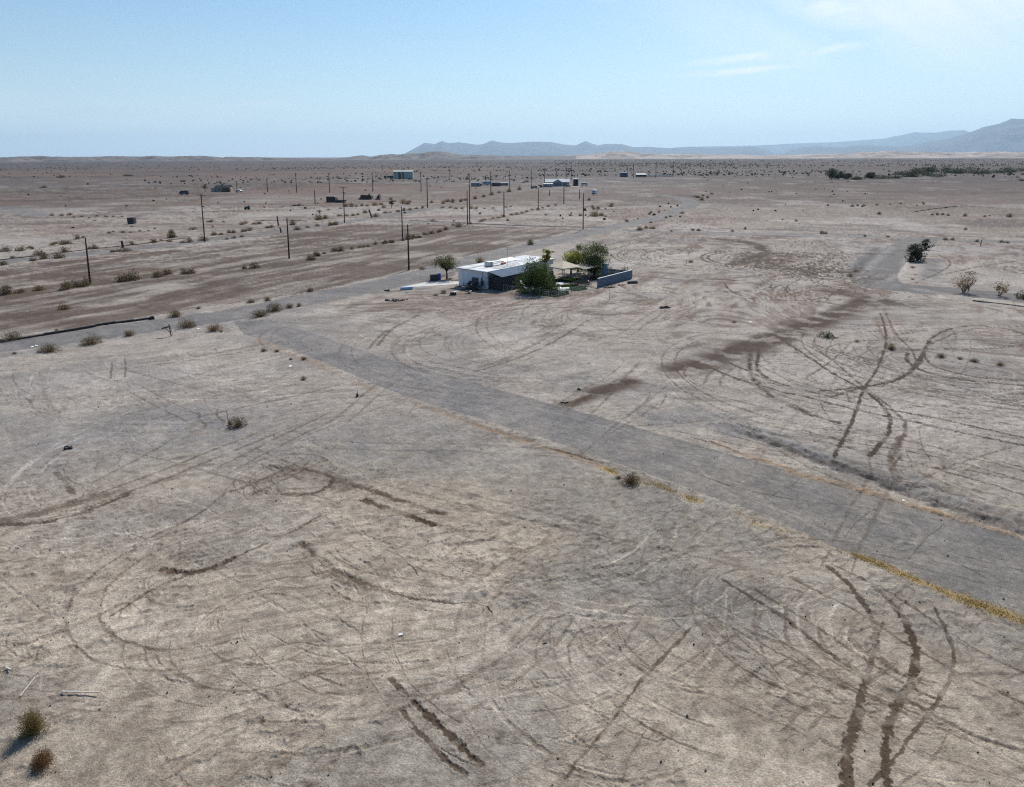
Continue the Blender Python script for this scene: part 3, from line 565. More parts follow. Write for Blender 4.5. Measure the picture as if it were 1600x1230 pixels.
range_mesh('hill', [(860, 244.5), (905, 241.5), (930, 240), (948, 238.5), (960, 236.6), (985, 237.2), (1000, 239.3), (1040, 241), (1100, 241), (1170, 242.5), (1220, 243.5)], 6200, 1300, 55, M_hill2, rough=.8, step=.05)
range_mesh('hill', [(1180, 243.5), (1250, 241.5), (1300, 240.5), (1330, 239.4), (1350, 236.8), (1368, 237), (1385, 236.2), (1430, 237.5), (1500, 238), (1560, 237), (1600, 238.5), (1700, 237), (1850, 238), (2100, 238)], 6600, 1400, 57, M_hill2, rough=.8, step=.05)

# haze: the dry air between here and the mountains
HZ = 62000.0
me = bpy.data.meshes.new('haze'); z0, z1 = -4.0, 1700.0
me.from_pydata([(x * HZ, y * HZ, z) for z in (z0, z1) for x, y in ((-1, -1), (1, -1), (1, 1), (-1, 1))], [], [(3, 2, 1, 0), (4, 5, 6, 7), (0, 1, 5, 4), (1, 2, 6, 5), (2, 3, 7, 6), (3, 0, 4, 7)])
hm = bpy.data.materials.new('dry haze'); hm.use_nodes = True; t = hm.node_tree; t.nodes.clear()
pv = N(t, 'ShaderNodeVolumePrincipled'); pv.inputs['Color'].default_value = (.58, .80, 1.0, 1); pv.inputs['Density'].default_value = 2.7e-5; pv.inputs['Anisotropy'].default_value = .25
oo = N(t, 'ShaderNodeOutputMaterial'); t.links.new(pv.outputs[0], oo.inputs['Volume'])
me.materials.append(hm); ho = bpy.data.objects.new('haze', me); C.objects.link(ho); ho['kind'] = 'stuff'; ho['label'] = 'pale blue haze in the dry desert air'
#@@S1
#@@OBJECTS
# ------------------------------------------------------------------ materials of the things
def leaf_mat(name, c1, c2, c3, trans=.35):
    m = bpy.data.materials.new(name); m.use_nodes = True; t = m.node_tree; t.nodes.clear()
    g = N(t, 'ShaderNodeNewGeometry'); oi = N(t, 'ShaderNodeObjectInfo'); r_ = g.outputs['Random Per Island']
    c_ = mixc(t, ramp(t, r_, 0, 1), c1, c2); c_ = mixc(t, ramp(t, mth(t, 'FRACT', mth(t, 'MULTIPLY', r_, 7.3)), .75, 1.0), c_, c3)
    c_ = mixc(t, 1.0, c_, mixc(t, oi.outputs['Random'], (.78, .78, .8), (1.2, 1.15, 1.05)), 'MULTIPLY')
    d = N(t, 'ShaderNodeBsdfDiffuse'); tr = N(t, 'ShaderNodeBsdfTranslucent'); mx = N(t, 'ShaderNodeMixShader'); mx.inputs[0].default_value = trans
    t.links.new(c_, d.inputs[0]); t.links.new(c_, tr.inputs[0]); t.links.new(d.outputs[0], mx.inputs[1]); t.links.new(tr.outputs[0], mx.inputs[2])
    o = N(t, 'ShaderNodeOutputMaterial'); t.links.new(mx.outputs[0], o.inputs[0]); return m
M_sage = leaf_mat('saltbush', (.105, .08, .043), (.15, .115, .06), (.23, .165, .085))
M_tanb = leaf_mat('tan brush', (.15, .115, .055), (.22, .175, .085), (.27, .21, .11))
M_dry = leaf_mat('dry brush', (.17, .115, .07), (.25, .18, .11), (.30, .21, .12))
M_rust = leaf_mat('rusty brush', (.15, .085, .045), (.25, .14, .06), (.12, .085, .06))
M_green = leaf_mat('creosote green', (.04, .05, .026), (.065, .075, .038), (.10, .10, .05))
M_tree = leaf_mat('tree green', (.06, .095, .026), (.10, .145, .042), (.16, .19, .065))
M_olive = leaf_mat('palo verde', (.085, .105, .042), (.13, .14, .06), (.18, .175, .085))
M_yel = leaf_mat('yellow green', (.22, .24, .04), (.30, .30, .06), (.36, .34, .10), .45)
M_ygrass = leaf_mat('yellow grass', (.46, .35, .14), (.54, .42, .20), (.36, .25, .11), .45)
M_lawn = leaf_mat('lawn grass', (.035, .085, .018), (.06, .12, .03), (.09, .13, .04), .3)
M_bark = mat('bark', (.07, .05, .038), .9, .2, 12)
M_pole = mat('creosoted pole', (.045, .028, .022), 1.0, .25, 6)
M_wood = mat('weathered timber', (.12, .085, .065), .9, .25, 8)
M_rustm = mat('rusted iron', (.09, .035, .022), .85, .3, 20)
M_lath = mat('bleached lath', (.55, .51, .44), .8, .1, 9)
M_white = mat('white paint', (.80, .80, .79), .6, .06, 2)
M_stucco = mat('white stucco', (.74, .76, .79), .9, .05, 4, bump=.15)
M_roof = mat('white roof coat', (.66, .67, .68), .85, .14, .5)
M_roofg = mat('grey roof patch', (.42, .41, .40), .8, .15, 1.2)
M_awn = mat('galvanised sheet', (.05, .10, .17), .9, .12, 1.0)  # blue of reflected sky is put into the sheet's colour
M_dark = mat('dark screen', (.028, .028, .03), .7, .2, 5)
M_black = mat('black plastic', (.022, .022, .024), .45, .1, 4)
M_blue = mat('blue plastic', (.03, .06, .30), .4, .1, 4)
M_navy = mat('dark blue paint', (.035, .05, .10), .4, .1, 4)
M_ltblue = mat('pale blue paint', (.33, .48, .66), .6, .1, 2)
M_conc = mat('concrete slab', (.56, .54, .50), .85, .10, 1.2)
M_block = mat('grey block wall', (.13, .17, .23), .9, .16, 3, bump=.2)  # blue cast of the shade is put into the grey
M_canvas = mat('tan canvas', (.62, .52, .38), .85, .08, 2)
M_canvasg = mat('grey canvas', (.34, .31, .27), .85, .1, 2)
M_metal = mat('galvanised metal', (.45, .47, .50), .4, .12, 5, .7)
M_steel = mat('dark steel', (.05, .05, .055), .5, .2, 6, .4)
M_red = mat('red paint', (.42, .05, .035), .5, .1, 5)
M_orange = mat('orange plastic', (.70, .14, .04), .45, .08, 5)
M_glass = mat('window glass', (.02, .028, .035), .12, .1, 2)
M_adobe = mat('dark brick ruin', (.065, .055, .05), .95, .25, 2, bump=.3)
M_tan = mat('tan stucco', (.40, .35, .27), .9, .1, 2)
M_brownp = mat('brown siding', (.095, .06, .045), .85, .2, 3)
M_sheetg = mat('pale green sheet', (.36, .43, .38), .6, .1, 1.5)
M_greyp = mat('grey siding', (.30, .33, .36), .8, .12, 1.5)
M_tyre = mat('tyre rubber', (.02, .02, .021), .9, .1, 8)
M_asph = mat('asphalt edge', (.05, .045, .042), .95, .25, 3, bump=.3)
M_rubble = mat('broken concrete', (.13, .12, .115), .95, .3, 3, bump=.3)

# ------------------------------------------------------------------ plants
def plant_mesh(name, m, seed, w, h, n, leaf, dome=.9, lean=0.0, stems=0, spiky=.5, gap=.0):
    """n small blades spread through a ragged mound w wide and h tall, thicker towards the tips"""
    r = random.Random(seed); vs = []; fs = []
    lob = [(r.uniform(-.32, .32) * w, r.uniform(-.32, .32) * w, r.uniform(.6, 1.0), r.uniform(.55, .9)) for _ in range(5)]
    for i in range(n):
        lx, ly, lh, lw = r.choice(lob); a = r.uniform(0, 6.283); u = r.random(); phi = math.acos(r.uniform(0.0, 1)) if r.random() > .12 else 1.5
        rad = (u ** .38) * r.uniform(.85, 1.12)
        d = Vector((math.sin(phi) * math.cos(a), math.sin(phi) * math.sin(a), math.cos(phi)))
        p = Vector((lx * .8 + d.x * rad * w * .36 * lw * 1.25, ly * .8 + d.y * rad * w * .36 * lw * 1.25, max(.02, d.z * rad * h * lh * dome + .04 * h)))
        p.x += lean * p.z
        ax = (d * spiky + Vector((r.gauss(0, .5), r.gauss(0, .5), r.gauss(.25, .5)))).normalized(); sd_ = ax.cross(Vector((r.gauss(0, 1), r.gauss(0, 1), r.gauss(0, 1)))).normalized()
        ln = leaf * r.uniform(.6, 1.5); wd = leaf * r.uniform(.18, .42)
        o = len(vs); q = p - ax * ln * .5; e = p + ax * ln * .5
        vs += [q, p + sd_ * wd * .5, e, p - sd_ * wd * .5]; fs.append((o, o + 1, o + 2, o + 3))
    for i in range(stems):
        a = r.uniform(0, 6.283); phi = r.uniform(.1, 1.25); d = Vector((math.sin(phi) * math.cos(a) * w * .5, math.sin(phi) * math.sin(a) * w * .5, math.cos(phi) * h * r.uniform(.7, 1.08)))
        b = Vector((r.gauss(0, .08) * w, r.gauss(0, .08) * w, 0)); s_ = d.cross(Vector((r.gauss(0, 1), r.gauss(0, 1), .3))).normalized() * leaf * .09
        o = len(vs); k = b + d * .55 + Vector((0, 0, h * .06)); vs += [b - s_, b + s_, k + s_, k - s_, b + d]; fs += [(o, o + 1, o + 2, o + 3), (o + 3, o + 2, o + 4)]
    me = bpy.data.meshes.new(name); me.from_pydata([tuple(v) for v in vs], [], fs); me.materials.append(m); me.update(); return me
def new(name, me, label, cat, group=None):
    o = bpy.data.objects.new(name, me); C.objects.link(o); return tag(o, label, cat, group)
prng = random.Random(11)
def bush_at(me, p, wpx, hscale, label, group=None, name='desert_shrub', base=1.0):
    """p: foot of the plant in the survey photo, wpx: its width there; base: width of the mesh in metres"""
    x, y = at(*p); s = wpx * mpp(y) / base
    o = new(name, me, label, 'shrub', group); put(o, x, y, prng.uniform(0, 6.28), (s * prng.uniform(.92, 1.08), s * prng.uniform(.92, 1.08), s * hscale), -.03); return o
SG = [plant_mesh('desert_shrub', M_sage, 100 + i, 1, .62, 1500, .055, stems=60) for i in range(4)]
DR = [plant_mesh('desert_shrub', M_dry, 110 + i, 1, .6, 800, .05, stems=160, spiky=1.2) for i in range(3)]
SM = [plant_mesh('desert_shrub', M_sage, 120 + i, 1, .6, 420, .11, stems=10) for i in range(5)]
DM = [plant_mesh('desert_shrub', M_dry, 130 + i, 1, .5, 340, .10, stems=30) for i in range(4)]
GM = [plant_mesh('desert_shrub', M_green, 140 + i, 1, .65, 300, .12, stems=10) for i in range(3)]
NB = plant_mesh('desert_shrub', M_tanb, 201, 1, .95, 5200, .045, dome=1.0, stems=260, spiky=1.4)
NR = plant_mesh('desert_shrub', M_rust, 205, 1, .62, 3000, .05, stems=160, spiky=.9)
near_list = [
 (NB, (52, 1140), 40, 1.25, 'tall bristly tan shrub at the left edge beside the loose white laths'),
 (NR, (66, 1190), 40, 1.0, 'low rust coloured tumbleweed just below the tall bristly shrub at the left edge'),
 (SG[0], (985, 752), 36, 1.0, 'round olive shrub growing in the yellow grass along the gravel road'),
 (SG[1], (967, 746), 13, .8, 'tiny dry shrub touching the round shrub in the yellow grass'),
 (SG[2], (373, 663), 30, 1.25, 'upright brown shrub between a rusty post and a white stake'),
 (DR[0], (412, 548), 14, .8, 'small dry shrub nearest the road junction, left one of a close pair'),
 (DR[1], (433, 549), 12, .8, 'small dry shrub by the road junction, right one of a close pair'),
 (DR[2], (474, 591), 14, .95, 'lone small brown shrub on the bare ground below the road junction'),
 (DR[0], (454, 561), 9, .9, 'tiny straw coloured tuft on the verge below the road junction'),
 (DR[1], (475, 561), 14, .9, 'straw coloured brush clump where the yellow verge of the gravel road begins'),
 (SG[3], (16, 532), 32, .85, 'dense dark shrub at the left edge where the dark kerb begins'),
 (SG[1], (2, 535), 14, .9, 'half hidden dark shrub cut by the left edge beside the kerb'),
 (SG[0], (79, 549), 33, .8, 'broad olive shrub on the near verge, beside two white scraps'),
 (SG[2], (140, 538), 38, .75, 'widest dense olive shrub on the near verge of the road'),
 (DR[2], (202, 525), 22, .95, 'pale dry shrub on the near verge between the widest shrub and the bent sign frame'),
 (SG[3], (290, 512), 30, 1.0, 'bushy dark shrub right beside the bent sign frame'),
 (SG[1], (276, 495), 24, 1.0, 'olive shrub on the far verge at the end of the dark kerb'),
 (DR[0], (334, 517), 32, .72, 'broad dry brown shrub at the corner of the road junction'),
 (DR[1], (346, 519), 8, 1.0, 'little tan tuft against the broad dry shrub at the junction corner'),
 (SG[0], (406, 496), 30, .85, 'large olive shrub in the middle of the junction clump'),
 (SG[2], (431, 486), 28, 1.0, 'tall dark green shrub with reddish skirt in the junction clump'),
 (DR[2], (453, 481), 18, .8, 'pale dry shrub on the right end of the junction clump'),
 (DR[0], (467, 479), 12, 1.1, 'narrow dry shrub standing last in the junction clump'),
 (SG[1], (393, 473), 20, .6, 'flat dark shrub on the far verge behind the junction clump'),
 (SG[3], (418, 470), 14, .9, 'round pale olive shrub on the far verge behind the junction clump'),
 (SG[2], (484, 457), 12, 1.2, 'upright lone shrub on the far verge between junction and house'),
 (DR[1], (310, 484), 10, .9, 'small yellow tuft on the far verge beside a dark stain'),
 (DR[2], (23, 554), 9, .9, 'tiny dry tuft below the near verge at the far left'),
 (DR[0], (88, 517), 8, .9, 'tiny tuft standing beyond the dark kerb'),
 (GM[0], (1291, 527), 24, .95, 'bushy dark shrub on the pale field where the tyre tracks cross'),
 (DM[1], (1305, 528), 10, .6, 'small shrub hugging the bushy dark shrub on the pale field'),
 (DM[0], (1339, 534), 9, 1.1, 'small reddish shrub between the two bigger shrubs on the pale field'),
 (SG[3], (1392, 545), 18, 1.15, 'upright olive shrub at the crossing of the curved tyre tracks'),
 (DR[1], (1471, 558), 20, .75, 'first low shrub of the row beside the looping tyre track at right'),
 (DR[0], (1499, 561), 14, .7, 'second low shrub of the row beside the looping tyre track at right'),
 (SG[0], (1523, 566), 17, .8, 'greenest shrub of the row beside the looping tyre track at right'),
 (DR[2], (1562, 572), 15, .9, 'last low shrub of the row beside the looping tyre track at right'),
 (DM[2], (1148, 504), 9, .9, 'small olive shrub beside scattered scraps right of the house'),
 (GM[1], (1597, 468), 22, 1.3, 'dark green shrub cut by the right edge beside the side street'),
 (GM[2], (827, 382), 16, 1.1, 'lone dark green shrub on the far side of the road behind the house'),
 (DM[1], (864, 394), 9, .7, 'small red brown shrub on the road edge behind the parasol'), (DM[2], (852, 395), 9, .6, 'small flat shrub on the road edge behind the green roof tree'),
 (DM[0], (660, 421), 14, .8, 'low brown shrub across the road beside the single small tree'),
 (DM[3], (750, 411), 20, 1.3, 'yellow leafless bush showing just behind the white roof'),
 (DM[3], (1079, 410), 12, 1.0, 'wispy brown shrub inside the big circular tyre track'),
]
for me, p, wpx, hs, lab_ in near_list: bush_at(me, p, wpx, hs, lab_)
rows = [
 ('low olive saltbush in the row at the foot of the leftmost utility pole', 'saltbushes by the leftmost pole', SM, [(10, 460, 24), (60, 454, 19), (101, 484, 18), (104, 453, 22), (121, 449, 18), (136, 447, 20), (190, 440, 20), (206, 438, 20), (246, 433, 18), (262, 429, 16), (289, 428, 14), (300, 427, 14), (-12, 462, 20), (33, 458, 12)], .75),
 ('small saltbush standing in the dark graded lot across from the house', 'saltbushes on the dark graded lot', SM, [(382, 420, 12), (398, 419, 14), (484, 407, 16), (494, 400, 12), (500, 400, 9), (507, 397, 8), (523, 393, 12), (532, 393, 12), (550, 390, 8), (562, 387, 8), (568, 386, 7), (575, 385, 6), (587, 382, 9), (597, 381, 7), (605, 380, 10), (613, 379, 11), (629, 376, 7), (638, 374, 13), (646, 372, 12), (654, 372, 9), (664, 367, 9), (675, 365, 10), (684, 363, 7), (688, 362, 8), (697, 359, 9)], .75),
 ('dark saltbush along the verges of the long far road on the left', 'saltbushes along the far left road', SM, [(5, 414, 14), (10, 393, 14), (20, 403, 9), (33, 392, 12), (46, 388, 8), (53, 389, 8), (51, 408, 12), (61, 398, 14), (70, 405, 16), (91, 404, 16), (101, 394, 18), (82, 383, 10), (88, 381, 9), (98, 382, 14), (106, 381, 12), (121, 374, 12), (130, 372, 6), (140, 389, 10), (149, 389, 12), (176, 394, 10), (187, 393, 9), (197, 393, 14), (207, 383, 10), (242, 379, 11), (252, 377, 7), (265, 378, 9), (268, 371, 15), (272, 371, 10), (268, 364, 9), (286, 380, 8), (296, 379, 12), (318, 376, 14), (335, 367, 11), (346, 367, 10), (358, 364, 9), (366, 364, 9), (380, 362, 9), (390, 360, 12), (378, 370, 9), (366, 372, 7), (355, 374, 7), (405, 350, 10), (418, 356, 9), (424, 355, 8), (458, 351, 14), (465, 359, 14), (480, 355, 7), (496, 353, 7), (498, 343, 14), (508, 342, 10), (518, 352, 14), (525, 351, 11), (530, 338, 7), (541, 337, 7), (552, 337, 8), (559, 336, 6), (570, 333, 8), (587, 339, 11), (592, 329, 7), (602, 333, 8), (610, 332, 6), (622, 331, 9), (632, 329, 7), (641, 328, 7), (651, 326, 8), (660, 325, 7), (676, 316, 8), (692, 318, 9), (699, 315, 8), (708, 316, 9), (718, 315, 7), (727, 313, 8), (742, 311, 8), (756, 308, 7), (768, 305, 8), (780, 302, 7), (795, 300, 8), (812, 297, 8)], .7),
 ('brown saltbush scattered on the open ground behind the far left road', 'saltbushes behind the far left road', DM, [(82, 337, 8), (96, 337, 8), (109, 336, 9), (116, 340, 5), (128, 339, 7), (140, 341, 6), (131, 346, 5), (148, 345, 6), (151, 338, 7), (166, 339, 8), (177, 339, 6), (191, 339, 5), (171, 365, 8), (177, 363, 5), (192, 364, 8), (205, 364, 5), (218, 362, 6), (232, 361, 6), (242, 358, 5), (205, 355, 6), (282, 332, 4), (302, 331, 3), (303, 359, 11), (332, 355, 6), (350, 347, 7), (330, 346, 9), (378, 351, 10), (385, 349, 9), (397, 350, 8), (385, 327, 6), (413, 325, 5), (499, 331, 8), (514, 328, 6), (532, 326, 6), (442, 324, 5)], .65),
 ('reddish scrub clump in the strip in front of the ruined walls', 'scrub by the ruined walls', DM, [(540, 323, 10), (549, 323, 10), (557, 323, 8), (566, 322, 8), (574, 322, 7), (585, 321, 10), (595, 320, 8), (629, 318, 12), (637, 319, 9), (640, 316, 6), (617, 315, 6), (611, 312, 7), (600, 325, 8)], .8),
 ('low brown bush in the line crossing the pale lot in front of the crossroad poles', 'bushes across the pale middle lot', DM, [(716, 354, 14), (708, 352, 8), (735, 350, 7), (752, 346, 10), (758, 344, 8), (770, 341, 7), (779, 340, 8), (786, 338, 8), (799, 336, 8), (807, 335, 9), (815, 333, 8), (823, 331, 8), (832, 328, 7), (840, 327, 8), (848, 325, 6), (857, 323, 7), (868, 321, 6), (675, 346, 8), (669, 350, 5), (709, 346, 6), (713, 326, 8), (722, 326, 6), (736, 326, 8), (745, 326, 8), (757, 326, 6), (770, 326, 6), (791, 324, 7), (798, 323, 7), (692, 325, 9), (703, 325, 7)], .65),
 ('small dark bush on the pale flat between the white roofed house and the road bend', 'bushes on the flat before the road bend', SM, [(929, 338, 13), (940, 337, 8), (946, 339, 5), (926, 324, 6), (934, 327, 8), (928, 327, 6), (955, 323, 7), (956, 320, 5), (891, 337, 6), (907, 337, 7), (878, 342, 5), (853, 336, 5), (946, 327, 5), (920, 313, 7), (979, 346, 7), (1017, 348, 6)], .8),
 ('olive brown bush on the verge where the road climbs to the bend', 'bushes on the verge of the road bend', SM, [(999, 360, 12), (1009, 357, 9), (1020, 358, 10), (1049, 362, 5), (1017, 333, 6), (1041, 341, 7), (1047, 339, 6), (1066, 334, 7), (1082, 360, 7), (1091, 361, 8), (1096, 313, 8), (1090, 309, 7), (1104, 309, 7), (1112, 304, 6), (1086, 308, 6), (1098, 306, 5), (1029, 332, 5)], .7),
 ('small dark bush along the cross street on the right hand plain', 'bushes along the right cross street', GM, [(1283, 366, 8), (1290, 366, 7), (1351, 370, 5), (1387, 371, 6), (1478, 375, 9), (1488, 375, 7), (1526, 378, 8), (1564, 379, 7), (1573, 380, 9), (1373, 335, 7), (1331, 323, 6), (1340, 322, 6), (1350, 322, 6), (1370, 321, 5), (1391, 320, 4), (1407, 319, 4), (1456, 336, 6), (1464, 336, 7), (1472, 336, 6), (1482, 337, 6), (1507, 338, 7), (1539, 339, 5), (1164, 359, 6), (1144, 362, 6), (1244, 346, 6), (1222, 344, 4), (1578, 340, 9), (1508, 359, 6)], .75),
 ('low brown brush beside the looped side street on the right', 'brush beside the looped side street', DM, [(1328, 432, 11), (1337, 424, 9), (1426, 419, 9), (1426, 437, 8), (1432, 443, 4), (1530, 410, 4), (1430, 430, 4), (1345, 419, 5)], .55),
 ('tiny dark shrub dotted over the far flats behind the poles', 'shrubs dotted over the far flats', GM, [(94, 278, 9), (100, 277, 7), (196, 275, 10), (204, 275, 8), (70, 294, 9), (64, 294, 6), (95, 307, 4), (198, 281, 3), (226, 280, 3), (240, 274, 3), (822, 285, 10), (818, 286, 6), (795, 262, 7), (742, 268, 6), (750, 267, 5), (776, 267, 5), (781, 267, 4), (1060, 262, 5), (1110, 272, 7), (1116, 271, 6), (1122, 272, 8), (1100, 278, 4), (1064, 273, 5), (1105, 283, 4), (1148, 277, 4), (1182, 277, 4), (1211, 278, 3), (1238, 278, 4), (1274, 285, 4), (1300, 286, 4), (1325, 284, 4), (1520, 258, 6), (1570, 257, 4), (1598, 283, 12), (1280, 263, 4), (940, 275, 3), (672, 291, 4), (690, 293, 4), (1085, 293, 3), (1180, 297, 3), (1130, 290, 3)], .42),
]
for lab_, grp, kinds, pts, hs in rows:
    for i, (x_, y_, w_) in enumerate(pts): bush_at(kinds[(i * 7 + x_) % len(kinds)], (x_, y_), w_ * 1.1 * prng.uniform(.9, 1.15), hs * 1.45 * prng.uniform(.8, 1.25), lab_, grp)
# far scrub that nobody could count: one object
r = np.random.default_rng(7); vs = []; fs = []
def scat(n, a0, a1, r0, r1, wmin, wmax, dens):
    global vs, fs
    A = np.radians(r.uniform(a0, a1, n)); D = np.exp(r.uniform(math.log(r0), math.log(r1), n)); x = D * np.sin(A); y = D * np.cos(A)
    k = r.random(n) < dens(x, y, D); x, y = x[k], y[k]
    for px_, py_ in zip(x, y):
        w_ = r.uniform(wmin, wmax); h_ = w_ * r.uniform(.45, .75)
        for j in range(5):
            a = r.uniform(0, 3.14); c_, s_ = math.cos(a) * w_ * .5, math.sin(a) * w_ * .5; o = len(vs); ox, oy = r.normal(0, w_ * .12, 2); t_ = r.uniform(.25, .75); q = r.uniform(.6, 1.0)
            vs += [(px_ + ox - c_, py_ + oy - s_, -.3), (px_ + ox + c_, py_ + oy + s_, -.3), (px_ + ox + c_ * t_ + r.normal(0, .1), py_ + oy + s_ * t_, h_ * q), (px_ + ox - c_ * t_, py_ + oy - s_ * t_ + r.normal(0, .1), h_ * r.uniform(.6, 1))]; fs.append((o, o + 1, o + 2, o + 3))
cl = lambda x, y, D: .03 + .97 * sst(.52, .6, fbm(x, y, 260, 4, 61))
scat(2600, -40, 6, 700, 4200, .9, 2.4, cl); scat(3600, 2, 44, 900, 4500, 1.0, 3.0, cl); scat(1500, -40, 44, 260, 1200, .5, 1.3, lambda x, y, D: .02 + .4 * sst(.52, .62, fbm(x, y, 90, 4, 62)))
scat(5200, 3, 44, 1700, 4600, 1.5, 3.6, lambda x, y, D: .25 + .75 * sst(.42, .6, fbm(x, y, 500, 3, 63))); scat(2200, -42, 3, 1500, 4800, 1.2, 3.0, lambda x, y, D: .2 + .8 * sst(.45, .6, fbm(x, y, 500, 3, 63)))
me = bpy.data.meshes.new('desert_scrub'); me.from_pydata(vs, [], fs); me.materials.append(M_green); me.update()
tag(new('desert_scrub', me, 'far scrub thinly covering the plain towards the hills', 'scrub'), kind='stuff')
# dry yellow grass on the verge of the gravel road
vs = []; fs = []
for pts, hw, n in [([(938, 728), (965, 738)], .4, 260), ([(992, 746), (1030, 758), (1088, 779)], .4, 900), ([(1150, 800), (1200, 822), (1260, 838)], .4, 120), ([(1308, 860), (1360, 872), (1420, 898), (1480, 922)], .4, 1300), ([(1480, 925), (1540, 945), (1620, 975)], .5, 1500)]:
    P = np.array(px(*pts))
    for i in range(n):
        t_ = r.uniform(0, len(P) - 1); k = int(t_)
        if vnoise(np.array([t_ * 9.0]), np.array([hw]), 88)[0] < r.uniform(.25, .85): continue
        q = P[k] + (P[k + 1] - P[k]) * (t_ - k) + r.normal(0, hw * r.choice([.3, .6, .9]), 2); z = H(*q); hh = r.uniform(.03, .12)
        for j in range(2):
            a = r.uniform(0, 6.28); o = len(vs); c_, s_ = math.cos(a) * .02, math.sin(a) * .02; lx, ly = r.normal(0, .06, 2)
            vs += [(q[0] - c_, q[1] - s_, z), (q[0] + c_, q[1] + s_, z), (q[0] + lx, q[1] + ly, z + hh)]; fs.append((o, o + 1, o + 2))
me = bpy.data.meshes.new('dry_grass'); me.from_pydata(vs, [], fs); me.materials.append(M_ygrass); me.update()
tag(new('dry_grass', me, 'dry yellow grass growing along the verge of the near gravel road', 'grass'), kind='stuff')
# clods and pebbles on the nearer ground: one object
vs = []; fs = []
for i in range(1500):
    a = math.radians(r.uniform(-42, 42)); d = math.exp(r.uniform(math.log(20), math.log(95))); x, y = d * math.sin(a), d * math.cos(a); s_ = min(r.gamma(1.6, .014), .075) * (1 + d / 150); z = H(x, y); o = len(vs)
    c8 = [(x + s_ * r.uniform(.6, 1.2) * u, y + s_ * r.uniform(.6, 1.2) * v, z + s_ * (.9 * q if q > 0 else -.3)) for u, v, q in ((1, 0, 0), (-.4, .9, 0), (-.5, -.85, 0), (.45, .4, 1), (-.4, 0, .9), (.3, -.5, .8))]
    vs += c8; fs += [(o + 3, o + 4, o + 5), (o, o + 1, o + 4, o + 3), (o + 1, o + 2, o + 5, o + 4), (o + 2, o, o + 3, o + 5)]
me = bpy.data.meshes.new('stone_litter'); me.from_pydata(vs, [], fs); me.materials.append(M_rubble); me.update()
tag(new('stone_litter', me, 'small dark clods and pebbles littering the bare ground', 'stones'), kind='stuff')

# dark lumps of debris
def rubble(label, p, wpx, n, seed, m=M_rubble, cat='debris', name='rubble_heap', flat=.35):
    x, y = at(*p); w_ = wpx * mpp(y); r_ = random.Random(seed); b = MB()
    for i in range(n):
        a, q = r_.uniform(0, 6.28), r_.uniform(0, .5) * w_; s_ = w_ * r_.uniform(.08, .26)
        b.box((q * math.cos(a), q * math.sin(a) * .7, s_ * flat * .5), (s_ * r_.uniform(.6, 1.6), s_ * r_.uniform(.5, 1), s_ * flat * r_.uniform(.5, 2)), r_.uniform(0, 3), r_.uniform(-.4, .4), r_.uniform(-.4, .4), r_.uniform(.6, .95))
    o = b.build(name, m); put(o, x, y); return tag(o, label, cat)
rubble('dark lump of scrap lying alone on the grey ground at left', (103, 698), 20, 9, 1, M_steel, flat=.5)
rubble('broken dark rubble strewn left of the house driveway', (618, 470), 28, 16, 2)
rubble('dark rubble scraps right of the heap by the driveway', (632, 469), 14, 9, 14, M_steel)
rubble('flat dark scrap lying under the heap end of the white driveway', (635, 458), 9, 5, 3, M_steel, flat=.3)
rubble('long dark soil heap along the road edge left of the bins', (605, 455), 16, 10, 4, M_asph, flat=.4)
rubble('dark brush heap on the bare lot right of the house', (1038, 481), 18, 14, 5, M_wood, flat=.5)
rubble('low heap of dark earth at the corner where the brown track begins', (905, 606), 12, 10, 6, M_asph, flat=.5)
rubble('flat dark clod at the foot of the brown bank', (880, 627), 20, 8, 7, M_asph, flat=.25)
rubble('dark scraps lying along the block wall', (972, 446), 16, 8, 8, M_steel, flat=.25)
rubble('dark sticks heaped in front of the block wall', (950, 450), 20, 14, 9, M_wood, flat=.3)
rubble('small black scraps right of the house by a little shrub', (1160, 503), 7, 5, 10, M_steel)
rubble('grey heap of earth in front of the ruined walls', (467, 322), 16, 12, 12, M_rubble, flat=.5)
rubble('grey flat heap beside the far left road', (329, 347), 13, 9, 13, M_rubble, flat=.35)
rubble('dark twisted twig lying on the pale foreground sand', (852, 1004), 14, 7, 15, M_wood, flat=.3)
rubble('black clod on the foreground sand under the thin crack', (665, 950), 7, 4, 16, M_steel, flat=.6)

# ------------------------------------------------------------------ kerbs: low dark broken edges
def kerb(pts, hw, h):
    W = np.array(px(*pts)); b = MB(); 
    for k in range(len(W) - 1):
        d = W[k + 1] - W[k]; n = max(1, int(np.hypot(*d) / 2.2)); a = math.atan2(d[1], d[0])
        for i in range(n):
            c_ = W[k] + d * (i + .5) / n; hh = h * prng.uniform(.7, 1.15); z = H(*c_)
            b.box((c_[0], c_[1], z + hh / 2 - .08), (np.hypot(*d) / n - .004, hw * 2 * prng.uniform(.85, 1.1), hh + .16), a + prng.gauss(0, .01))
    o = b.build('kerb', M_asph); return tag(o, kind='structure')
kerb([(28, 531), (70, 524), (120, 516), (180, 506), (237, 498)], .2, .26)
kerb([(-40, 411), (20, 404), (60, 400), (140, 390), (210, 383), (290, 372)], .2, .14)
kerb([(640, 345), (700, 347), (760, 350), (830, 353), (905, 355), (945, 355)], .2, .13)
kerb([(398, 345), (440, 344), (480, 345)], .18, .14)
kerb([(1520, 471), (1560, 476), (1620, 483)], .16, .12)
kerb([(1430, 331), (1455, 327), (1495, 323)], .25, .22)
MBk = MB().box((0, 0, .2), (.7, .5, .5), .4, taper=.7); o = MBk.build('rock', M_asph, bevel=.05); put(o, *at(238, 499)); tag(o, 'dark rock at the near end of the long kerb', 'rock')

